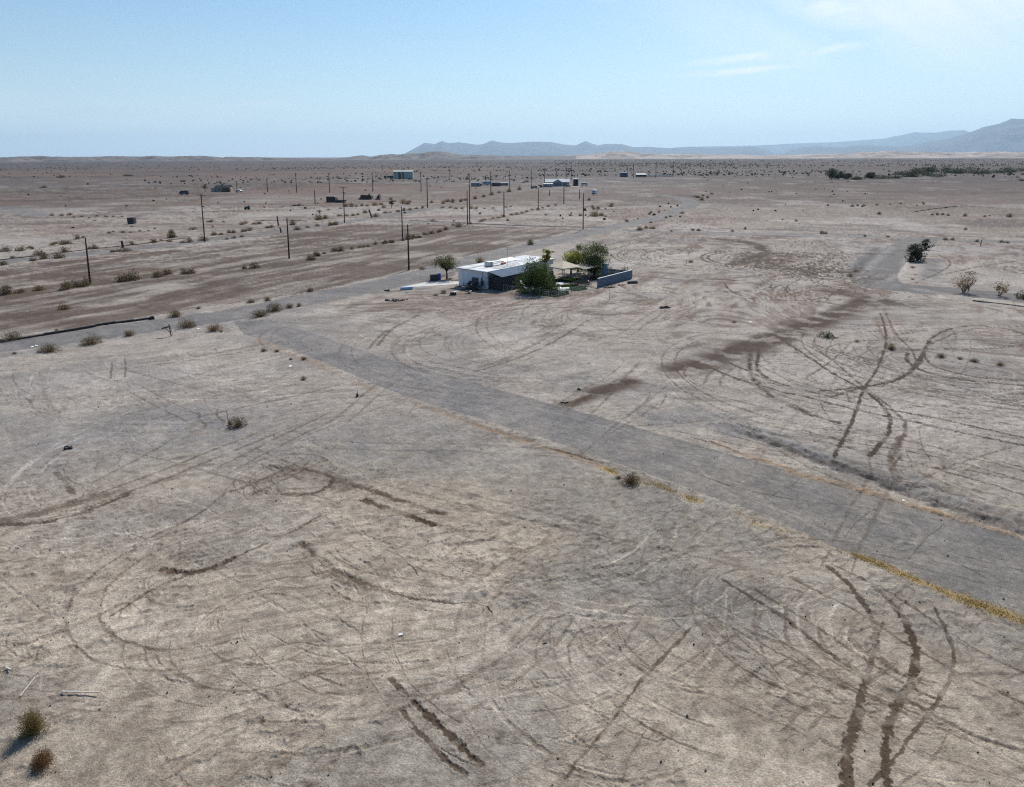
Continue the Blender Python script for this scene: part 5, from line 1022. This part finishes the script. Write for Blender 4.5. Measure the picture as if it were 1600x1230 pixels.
# parasol pavilion
x, y = at(880, 437); t_ = thing('garden_canopy', 'tan pyramid canopy on dark posts in the middle of the garden', 'canopy', x, y, math.radians(38), z=HZ0)
a_ = 2.35; pk = 3.55; ev = 2.5
cv = MB().add([(-a_, -a_, ev), (a_, -a_, ev), (a_, a_, ev), (-a_, a_, ev), (0, 0, pk), (-a_, -a_, ev - .2), (a_, -a_, ev - .2), (a_, a_, ev - .2), (-a_, a_, ev - .2)], [(0, 1, 4), (1, 2, 4), (2, 3, 4), (3, 0, 4), (5, 6, 1, 0), (6, 7, 2, 1), (7, 8, 3, 2), (8, 5, 0, 3)]).build('canvas', M_canvas, t_); sm_ = cv.modifiers.new('thickness', 'SOLIDIFY'); sm_.thickness = .03
for sx in (-1, 1):
    for sy in (-1, 1): MB().tube([(sx * (a_ - .12), sy * (a_ - .12), 0), (sx * (a_ - .12), sy * (a_ - .12), ev)], .05, 8).build('post', M_steel, t_)
x, y = at(912, 436); t_ = thing('shade_sail', 'dark grey shade roof beside the tan canopy under the feathery tree', 'canopy', x, y, RZ, z=HZ0); MB().slab([(-2.4, -1.8, 2.3), (2.6, -1.8, 2.2), (2.6, 1.8, 2.5), (-2.4, 1.8, 2.55)], .06).build('roof_sheet', M_dark, t_)
for sx in (-2.2, 2.4):
    for sy in (-1.6, 1.6): MB().tube([(sx, sy, 0), (sx, sy, 2.25)], .06, 8).build('post', M_steel, t_)
for i, (p, wpx, hs, lab_) in enumerate([((865, 447), 16, .9, 'dark shrub under the left side of the tan canopy'), ((900, 446), 20, .9, 'dense dark green shrub between canopy and wire fence'), ((916, 445), 16, .9, 'dark green shrub at the left end of the block wall'), ((930, 437), 18, 1.0, 'dark shrub under the feathery tree'), ((958, 427), 14, .9, 'dark shrub behind the block wall'), ((862, 459), 22, .7, 'dark sprawling shrub in the front corner of the lawn')]):
    x, y = at(*p); s_ = wpx * mpp(y); o = new('garden_shrub', GM[i % 3], lab_, 'shrub'); put(o, x, y, i, (s_, s_, s_ * hs))
# brick stove and furniture
x, y = at(862, 442); t_ = thing('brick_barbecue', 'red brown brick barbecue left of the tan canopy', 'barbecue', x, y, RZ, z=HZ0); MB().box((0, 0, .6), (1.3, .8, 1.2)).build('body', M_brownp, t_); MB().box((0, 0, 1.7), (.6, .5, 1.0), taper=.8).build('chimney', M_brownp, t_); MB().box((0, -.41, .7), (.7, .03, .35)).build('firebox', M_black, t_)
x, y = at(877, 444); o = MB().slab([(-1.6, -.9, HZ0 * 0 + .1), (1.6, -.9, .1), (1.6, .9, .1), (-1.6, .9, .1)], .1).build('terrace', M_tan); put(o, x, y, RZ); tag(o, kind='structure')
x, y = at(874.5, 449); t_ = thing('round_table', 'round pale garden table on the lawn', 'table', x, y, 0, z=HZ0); MB().lathe([(.02, .70), (.68, .70), (.7, .74), (.02, .75)], n=24).build('tabletop', M_ltblue, t_); MB().lathe([(.3, .0), (.06, .06), (.05, .70)], n=10).build('leg', M_metal, t_)
x, y = at(881, 457); t_ = thing('picnic_table', 'long white picnic table behind the wire fence', 'table', x, y, .15, z=HZ0); MB().box((0, 0, .74), (1.9, .75, .05)).build('tabletop', M_white, t_)
for s_ in (-.62, .62): MB().box((0, s_, .44), (1.9, .26, .04)).build('bench', M_white, t_)
for s_ in (-.7, .7): MB().box((s_, 0, .36), (.06, 1.3, .06)).tube([(s_, -.5, 0), (s_, -.2, .72)], .03, 6).tube([(s_, .5, 0), (s_, .2, .72)], .03, 6).build('leg', M_steel, t_)
x, y = at(813, 450); t_ = thing('garden_slide', 'small blue playground slide in the shade of the porch', 'slide', x, y, math.radians(-50), z=HZ0); MB().slab([(-.1, -.25, 1.35), (1.7, -.25, .12), (1.7, .25, .12), (-.1, .25, 1.35)], .05).build('chute', M_ltblue, t_); MB().tube([(-.35, -.22, 0), (-.1, -.22, 1.4)], .03, 6).tube([(-.35, .22, 0), (-.1, .22, 1.4)], .03, 6).build('ladder', M_steel, t_)
x, y = at(919, 444.5); o = MB().lathe([(.02, 0), (.18, .06), (.3, .2), (.33, .35), (.28, .52), (.16, .64), (.02, .68)], n=18).build('ball', M_orange, smooth=True); put(o, x, y, dz=.02); tag(o, 'bright orange ball on the grass by the wire fence', 'ball')
x, y = at(877, 462); t_ = thing('bicycle', 'small pale bicycle leaning at the corner of the wire fence', 'bicycle', x, y, .2)
for s_ in (-.5, .5): b = MB(); b.tube([(s_ + .31 * math.cos(a), 0, .33 + .31 * math.sin(a)) for a in np.linspace(0, 2 * math.pi, 19)], .022, 5, False); b.build('wheel', M_tyre, t_)
MB().tube([(-.5, 0, .33), (-.15, 0, .8), (.4, 0, .8), (0, 0, .35), (-.15, 0, .8)], .025, 6).tube([(.5, 0, .33), (.38, 0, .95)], .025, 6).build('frame', M_white, t_); MB().tube([(.35, -.25, 1.0), (.38, 0, .96), (.35, .25, 1.0)], .018, 5).build('handlebar', M_metal, t_); MB().box((-.17, 0, .86), (.24, .12, .05)).build('saddle', M_black, t_)
x, y = at(945.5, 430); t_ = thing('garden_cabinet', 'tall grey blue metal cabinet behind the block wall', 'cabinet', x, y, RZ + math.pi / 2, z=HZ0); MB().box((0, 0, 1.15), (1.0, .7, 2.3)).build('body', M_ltblue, t_, bevel=.05); MB().box((0, -.37, 1.15), (.9, .03, 2.1)).build('door', M_ltblue, t_)
x, y = at(923, 433); t_ = thing('garden_chair', 'white garden chair half hidden under the feathery tree', 'chair', x, y, 1.2, z=HZ0); MB().box((0, 0, .44), (.5, .5, .05)).build('seat', M_white, t_); MB().box((0, .25, .75), (.5, .05, .6)).build('backrest', M_white, t_)
for sx in (-.2, .2):
    for sy in (-.2, .2): MB().tube([(sx, sy, 0), (sx, sy, .43)], .022, 6).build('leg', M_white, t_)
x, y = at(988, 443); t_ = thing('boat_hull', 'upturned black skiff lying on the ground right of the block wall', 'boat', x, y, .1); MB().add([(-.9, -.32, .05), (.75, -.34, .05), (1.15, 0, .08), (.75, .34, .05), (-.9, .32, .05), (-.8, -.22, .42), (.6, -.22, .46), (.8, 0, .45), (.6, .22, .46), (-.8, .22, .42)], [(0, 1, 6, 5), (1, 2, 7, 6), (2, 3, 8, 7), (3, 4, 9, 8), (4, 0, 5, 9), (5, 6, 7, 8, 9)]).build('hull', M_black, t_); MB().box((.0, 0, .49), (1.5, .06, .05)).build('keel', M_steel, t_)
stump('thin post with a dark tip standing behind the block wall', (976, 424), 12, 0, .05, M_pole); stump('thin dark post standing just past the hedge clump', (980, 425), 9, .05, .05, M_pole)

# ------------------------------------------------------------------ far buildings and vehicles
def place(label, name, cat, p, rz=0): x, y = at(*p); t_ = thing(name, label, cat, x, y, rz); return t_, mpp(y)
def gable(t_, l, d, h, rh, mw, mr, ov=.3, y0=0, x0=0):
    b = MB(); b.box((x0, y0 + d / 2, h / 2 - .1), (l, d, h + .2)); b.build('wall', mw, t_)
    r_ = MB().slab([(x0 - l / 2 - ov, y0 - ov, h + .02), (x0 + l / 2 + ov, y0 - ov, h + .02), (x0 + l / 2 + ov, y0 + d / 2, h + rh), (x0 - l / 2 - ov, y0 + d / 2, h + rh)], .1).slab([(x0 - l / 2 - ov, y0 + d / 2, h + rh + .002), (x0 + l / 2 + ov, y0 + d / 2, h + rh + .002), (x0 + l / 2 + ov, y0 + d + ov, h + .02), (x0 - l / 2 - ov, y0 + d + ov, h + .02)], .1)
    g = MB().add([(x0 + s * l / 2, y0, h + .09) if k == 0 else (x0 + s * l / 2, y0 + d, h + .09) if k == 1 else (x0 + s * l / 2, y0 + d / 2, h + rh - .06) for s in (-1, 1) for k in range(3)], [(0, 1, 2), (5, 4, 3)]); g.build('gable_end', mw, t_)
    return r_.build('roof', mr, t_)
def win(t_, x, z, w_, h_, y=0, name='window', m=M_glass, fr=M_white):
    f_ = MB().box((x, y - .04, z), (w_ + .16, .08, h_ + .16)).build(name, fr, t_); MB().box((x, y - .095, z), (w_, .03, h_)).build('pane', m, f_)
# white roofed house
t_, k = place('far white roofed house with a central gabled porch', 'house', 'house', (871, 291.5)); L_ = 35 * k; 
gable(t_, L_, 9, 3.1, 2.2, M_greyp, M_roof, .6)
gb = MB().prism([(-3.6, 3.0), (3.6, 3.0), (0, 5.0)], -1.0, 4.2).build('porch_gable', M_greyp, t_); MB().slab([(-4, -1.2, 2.95), (0, -1.2, 5.2), (0, 4.4, 5.2), (-4, 4.4, 2.95)], .12).slab([(0, -1.2, 5.203), (4, -1.2, 2.95), (4, 4.4, 2.95), (0, 4.4, 5.203)], .12).build('porch_roof', M_roof, t_)
for xx in (-3.3, 3.3): MB().box((xx, -.85, 1.5), (.25, .25, 3.0)).build('post', M_white, t_)
for xx in (-6.5, -1.8, 1.8, 6.0): win(t_, xx, 1.6, 1.5, 1.3)
f_ = MB().box((0, -.03, 1.05), (1.1, .06, 2.1)).build('door', M_navy, t_); MB().box((.4, -.08, 1.0), (.06, .05, .2)).build('handle', M_metal, f_)
t2, k = place('low pale lean to shed at the left end of the white roofed house', 'shed', 'shed', (856, 292.5)); MB().box((0, 1.5, 1.1), (7, 3, 2.4)).build('wall', M_greyp, t2); MB().slab([(-3.8, -.3, 2.3), (3.8, -.3, 2.3), (3.8, 3.3, 2.7), (-3.8, 3.3, 2.7)], .1).build('roof', M_roof, t2); win(t2, -1.2, 1.2, 1.6, 1.0)
t2, k = place('tall open fronted white shelter at the right end of the white roofed house', 'carport', 'shelter', (899.5, 290.5)); MB().box((-1.9, 1.5, 2.4), (.15, 3, 5)).box((2.0, 1.5, 2.4), (.5, 3, 5)).box((.05, 2.9, 2.4), (3.65, .15, 5)).build('wall', M_white, t2); MB().lathe([(2.4, 0), (2.4, .25), (1.9, .5), (.1, .7)], (0, 1.5, 4.9), 16).build('roof', M_roof, t2); MB().box((.0, 1.9, 2.2), (3.4, 1.4, 4.3)).build('door', M_dark, t2)  # the door is a dark block painting the shade inside the open front
t2, k = place('white concrete pad in front of the tall white shelter', 'slab', 'slab', (897, 292.5)); MB().box((0, 0, .06), (8, 5, .2)).build('pad', M_conc, t2)
def car(label, p, rz, m, kind='car', s=1.0):
    x, y = at(*p); t_ = thing('parked_' + kind, label, kind, x, y, rz); t_.scale = (s, s, s)
    if kind == 'truck': prof = [(-2.6, .45), (2.5, .45), (2.6, .95), (1.7, 1.15), (1.1, 1.75), (-.3, 1.8), (-.45, 1.15), (-2.6, 1.15)]; cab = [(1.45, 1.16), (1.02, 1.68), (-.22, 1.72), (-.34, 1.16)]
    elif kind == 'van': prof = [(-2.4, .4), (2.3, .4), (2.45, 1.0), (2.0, 1.3), (1.4, 2.0), (-2.3, 2.05), (-2.45, 1.0)]; cab = [(1.85, 1.3), (1.36, 1.9), (-2.1, 1.92), (-2.2, 1.3)]
    else: prof = [(-2.1, .4), (2.1, .4), (2.2, .8), (1.2, .98), (.5, 1.45), (-1.3, 1.5), (-2.1, 1.05)]; cab = [(1.05, .98), (.45, 1.37), (-1.2, 1.41), (-1.75, 1.02)]
    MB().prism(prof, -.85, .85).build('body', m, t_, bevel=.05); MB().prism(cab, -.87, .87).build('windows', M_glass, t_)
    for sx in (-1.4, 1.4):
        for sy in (-.8, .8): wv = MB().lathe([(.1, -.1), (.33, -.1), (.36, 0), (.33, .1), (.1, .1)], (0, 0, 0), 14).build('wheel', M_tyre, t_); wv.matrix_local = Matrix.Translation((sx, sy, .36)) @ Matrix.Rotation(math.pi / 2, 4, 'X')
    return t_
car('white and dark van parked right of the tall white shelter', (913, 290.5), .2, M_white, 'van', 1.15); car('dark car parked in front of the white roofed house', (887.5, 292.5), .1, M_navy); car('black pickup parked left of the white roofed house', (842, 293), .5, M_black, 'truck', 1.2); car('second dark car half hidden behind the black pickup', (835, 294.5), .1, M_black, 'car', 1.1)
car('dark car standing alone left of the tan house', (288, 304), math.pi, M_navy, 'van', 1.2); car('white car at the right end of the tan house', (374, 300.5), 0, M_white, 'car', 1.1)
# camper trailer
t_, k = place('white camper trailer parked alone on the pale flat', 'camper_trailer', 'camper', (929, 304.5), math.radians(70)); MB().prism([(-2.4, .55), (2.0, .55), (2.4, 1.3), (2.2, 2.9), (-2.3, 2.95), (-2.5, 1.6)], -1.2, 1.2).build('body', M_white, t_, bevel=.1); win(t_, 0, 1.9, 1.2, .7, -1.2); 
f_ = MB().box((-2.46, 0, 1.9), (.08, 1.2, .8)).build('window', M_greyp, t_); MB().box((-2.52, 0, 1.9), (.03, 1.0, .6)).build('pane', M_glass, f_); MB().box((-2.4, 0, .85), (.3, 2.2, .5)).build('bumper', M_dark, t_); MB().tube([(2.1, -.5, .5), (3.2, 0, .5), (2.1, .5, .5)], .06, 6).build('drawbar', M_steel, t_); MB().box((0, 0, 3.05), (.7, .6, .25)).build('vent', M_white, t_)
for sy in (-1.05, 1.05): wv = MB().lathe([(.1, -.1), (.33, -.1), (.36, 0), (.33, .1), (.1, .1)], (0, 0, 0), 14).build('wheel', M_tyre, t_); wv.matrix_local = Matrix.Translation((-.1, sy, .36)) @ Matrix.Rotation(math.pi / 2, 4, 'X')
# trailer homes
t_, k = place('grey mobile home at the left end of the far trailers', 'mobile_home', 'mobile home', (743, 291.5), .1); gable(t_, 6.6, 3.6, 2.9, .4, M_greyp, M_greyp, .15); win(t_, -1.5, 1.6, 1, .8); MB().box((1.6, -.03, 1.1), (.9, .06, 2.0)).build('door', M_navy, t_); MB().box((0, -.02, .12), (6.5, .05, .3)).build('skirting', M_dark, t_)
t_, k = place('pale blue and white caravan between the grey and the brown mobile homes', 'caravan', 'caravan', (761, 289.5), .05); MB().prism([(-3.6, .5), (3.2, .5), (3.4, 2.6), (3.1, 3.1), (-3.4, 3.15), (-3.75, 2.2)], 0, 2.6).build('body', M_ltblue, t_, bevel=.12); MB().slab([(-3.5, -.1, 3.22), (3.2, -.1, 3.2), (3.2, 2.7, 3.2), (-3.5, 2.7, 3.22)], .06).build('roof', M_white, t_); win(t_, -1.2, 2.0, 1.6, .8); win(t_, 1.6, 2.0, 1.0, .8)
for sx in (-.6, .5): wv = MB().lathe([(.1, -.1), (.33, -.1), (.36, 0), (.33, .1), (.1, .1)], (0, 0, 0), 14).build('wheel', M_tyre, t_); wv.matrix_local = Matrix.Translation((sx, .06, .36)) @ Matrix.Rotation(math.pi / 2, 4, 'X')
t_, k = place('dark brown shack attached to the right of the pale blue caravan', 'shack', 'shack', (775, 291), 0); MB().box((0, 1.6, 1.3), (7.0, 3.2, 2.8)).build('wall', M_brownp, t_); MB().slab([(-3.7, -.2, 2.75), (3.7, -.2, 2.7), (3.7, 3.4, 3.0), (-3.7, 3.4, 3.05)], .1).build('roof', M_steel, t_); win(t_, 1.2, 1.5, 1, .9); MB().tube([(.8, 1, 2.9), (.8, 1, 4.0)], .12, 8).build('flue', M_steel, t_)
t_, k = place('low grey lean to at the right end of the far trailers', 'shed', 'shed', (787, 290), 0); MB().box((0, 1.3, 1.0), (7.5, 2.6, 2.2)).build('wall', M_greyp, t_); MB().slab([(-4, -.3, 2.15), (4, -.3, 2.05), (4, 2.9, 2.4), (-4, 2.9, 2.45)], .1).build('roof', M_greyp, t_); win(t_, -1.5, 1.1, 1.4, .9); MB().box((1.9, -.03, .9), (.9, .06, 1.8)).build('door', M_dark, t_)
car('dark van squeezed between the grey mobile home and the pale blue caravan', (751, 291), 1.5, M_black, 'van')
# green shed with junk
t_, k = place('big pale green metal shed with dark open doors', 'metal_shed', 'shed', (630, 279.5)); L_ = 29 * k; gable(t_, L_, 10, 7.2, 1.2, M_sheetg, M_sheetg, .3); MB().box((-3.6, -.05, 3.4), (2.2, .08, 6.8)).build('shade_panel', M_black, t_); MB().box((-1.4, -.06, 3.4), (1.6, .1, 6.8)).build('door', M_tan, t_); MB().box((.2, -.06, 3.4), (1.2, .1, 6.8)).build('door', M_brownp, t_); win(t_, -8.4, 5.4, 1.2, 1.2)  # black sheet on the wall paints the shade inside the open doorway
t_, k = place('dark flatbed truck and load standing left of the green shed', 'flatbed_truck', 'truck', (607.5, 279.5)); MB().box((1.2, 0, 1.2), (7.6, 2.4, .4)).build('bed', M_black, t_); MB().box((-3.8, 0, 1.9), (2.2, 2.4, 2.6), taper=.85).build('cab', M_black, t_, bevel=.15); MB().box((1.5, 0, 2.2), (6.0, 2.2, 1.7)).build('load', M_dark, t_); MB().box((3.2, 0, 3.2), (1.8, 1.2, .5)).build('tarp', M_white, t_)
for sx in (-3.6, 2.2, 3.4): 
    for sy in (-1.1, 1.1): wv = MB().lathe([(.1, -.15), (.46, -.15), (.5, 0), (.46, .15), (.1, .15)], (0, 0, 0), 14).build('wheel', M_tyre, t_); wv.matrix_local = Matrix.Translation((sx, sy, .5)) @ Matrix.Rotation(math.pi / 2, 4, 'X')
# tan house on the left
t_, k = place('far tan house with dark low roof and brown annex', 'house', 'house', (347, 300)); L_ = 27 * k; MB().box((0, 2.5, 1.5), (L_ * .92, 5, 3.2)).build('wall', M_tan, t_); MB().slab([(-L_ * .42, -.4, 3.2), (L_ * .48, -.4, 3.2), (L_ * .44, 2.5, 4.4), (-L_ * .36, 2.5, 4.4)], .12).slab([(-L_ * .36, 2.5, 4.403), (L_ * .44, 2.5, 4.403), (L_ * .48, 5.4, 3.2), (-L_ * .42, 5.4, 3.2)], .12).build('roof', M_steel, t_)
MB().box((L_ * .28, -1.0, 1.2), (L_ * .44, 2.0, 2.6)).build('annex', M_brownp, t_); MB().box((-L_ * .45, -.5, 1.4), (2.6, 1.6, 3.0)).build('porch', M_greyp, t_); MB().box((0, 2.5, 4.7), (.9, .9, .9)).build('chimney', M_steel, t_); win(t_, -L_ * .15, 1.7, 1.4, 1.2, 0)
tree('tree', 'thin bare reddish tree left of the tan house', (321, 300), 5.5, 4.5, [M_dry], 33, 300, .35, .3, 10)
# ruins
def ruin(label, p, wp, hp, seed, steps):
    t_, k = place(label, 'ruined_wall', 'ruin', p); w_ = wp * k; h_ = hp * k; b = MB(); r_ = random.Random(seed); n = len(steps)
    for i, s_ in enumerate(steps): b.box((-w_ / 2 + (i + .5) * w_ / n, 0, h_ * s_ / 2 - .1), (w_ / n - .01, .5, h_ * s_ + .2))
    b.build('front_wall', M_adobe, t_); b = MB()
    for sx, q in ((-1, steps[0]), (1, steps[-1])): b.box((sx * (w_ / 2 - .25), 2.3, h_ * q * .42), (.5, 4.0, h_ * q * .84 + .2))
    b.build('side_wall', M_adobe, t_); MB().box((0, 4.6, h_ * .3), (w_, .5, h_ * .7)).build('rear_wall', M_adobe, t_); b = MB()
    for i in range(10): b.box((r_.uniform(-.6, .6) * w_, r_.uniform(-1.2, -.3), .12), (r_.uniform(.4, 1), r_.uniform(.3, .6), r_.uniform(.2, .5)), r_.uniform(0, 3))
    b.build('rubble', M_adobe, t_)
ruin('left dark ruined wall shell by the two armed pole', (517.5, 316.5), 14, 8.5, 1, [1, 1, 1, .95, 1, .9]); ruin('low broken ruin running right from the left wall shell', (531, 317), 14, 5, 2, [.7, 1, .6, .8, .5, .3]); ruin('right dark ruined wall shell with a standing pillar', (571, 312), 19, 8, 3, [.35, .8, .85, .82, .85, .8, .85, 1.05, .7]); ruin('jagged lone ruin fragment right of the wall shells', (590, 312), 6, 8, 4, [.2, .4, .55, 1])
# dark boxes on the left
t_, k = place('square dark tank box standing alone on the left flats', 'water_tank', 'tank', (206.5, 349.5)); MB().box((0, 0, 1.0), (2.3, 2.0, 2.0)).build('body', M_black, t_, bevel=.1); MB().box((.3, 0, 2.06), (1.3, 1.2, .14)).build('lid', M_steel, t_)
t_, k = place('small dark cart shape on the left flats below the tan house', 'cart', 'cart', (387, 328)); MB().box((0, 0, .9), (2.0, 1.4, .9)).build('body', M_black, t_, bevel=.06); MB().box((.7, 0, 1.5), (.5, 1.0, .5)).build('hood', M_black, t_)
for sx in (-.8, .8): wv = MB().lathe([(.1, -.1), (.4, -.1), (.44, 0), (.4, .1), (.1, .1)], (0, 0, 0), 14).build('wheel', M_tyre, t_); wv.matrix_local = Matrix.Translation((sx, -.7, .44)) @ Matrix.Rotation(math.pi / 2, 4, 'X')
# blue building and white fence in the distance
t_, k = place('far dark blue building left of the long white fence', 'building', 'building', (975, 277)); MB().box((0, 3, 2.2), (11 * k, 6, 4.6)).build('wall', M_navy, t_); MB().box((0, 3, 4.62), (11.4 * k, 6.4, .2)).build('roof', M_ltblue, t_); win(t_, -2, 2.4, 1.4, 1.2); win(t_, 2, 2.4, 1.4, 1.2)
t_, k = place('far pale row of long low trailers behind the fence poles', 'long_shed', 'shed', (1002, 277)); MB().box((0, 2, 1.7), (15 * k, 4, 2.6)).build('wall', M_dark, t_); MB().slab([(-7.6 * k, -.4, 3.0), (7.6 * k, -.4, 3.0), (7.6 * k, 4.4, 3.6), (-7.6 * k, 4.4, 3.6)], .15).build('roof', M_white, t_)
t_, k = place('far long white fence running right from the blue building', 'board_fence', 'fence', (1030, 276.5)); 
for i in range(14): MB().box((-21 * k + i * 42 * k / 13, 0, 1.0), (.3, .3, 2.2)).build('post', M_white, t_)
MB().box((0, -.2, 1.6), (42 * k, .08, .5)).build('rail', M_white, t_); MB().box((0, -.2, .8), (42 * k, .08, .6)).build('rail', M_dark, t_)
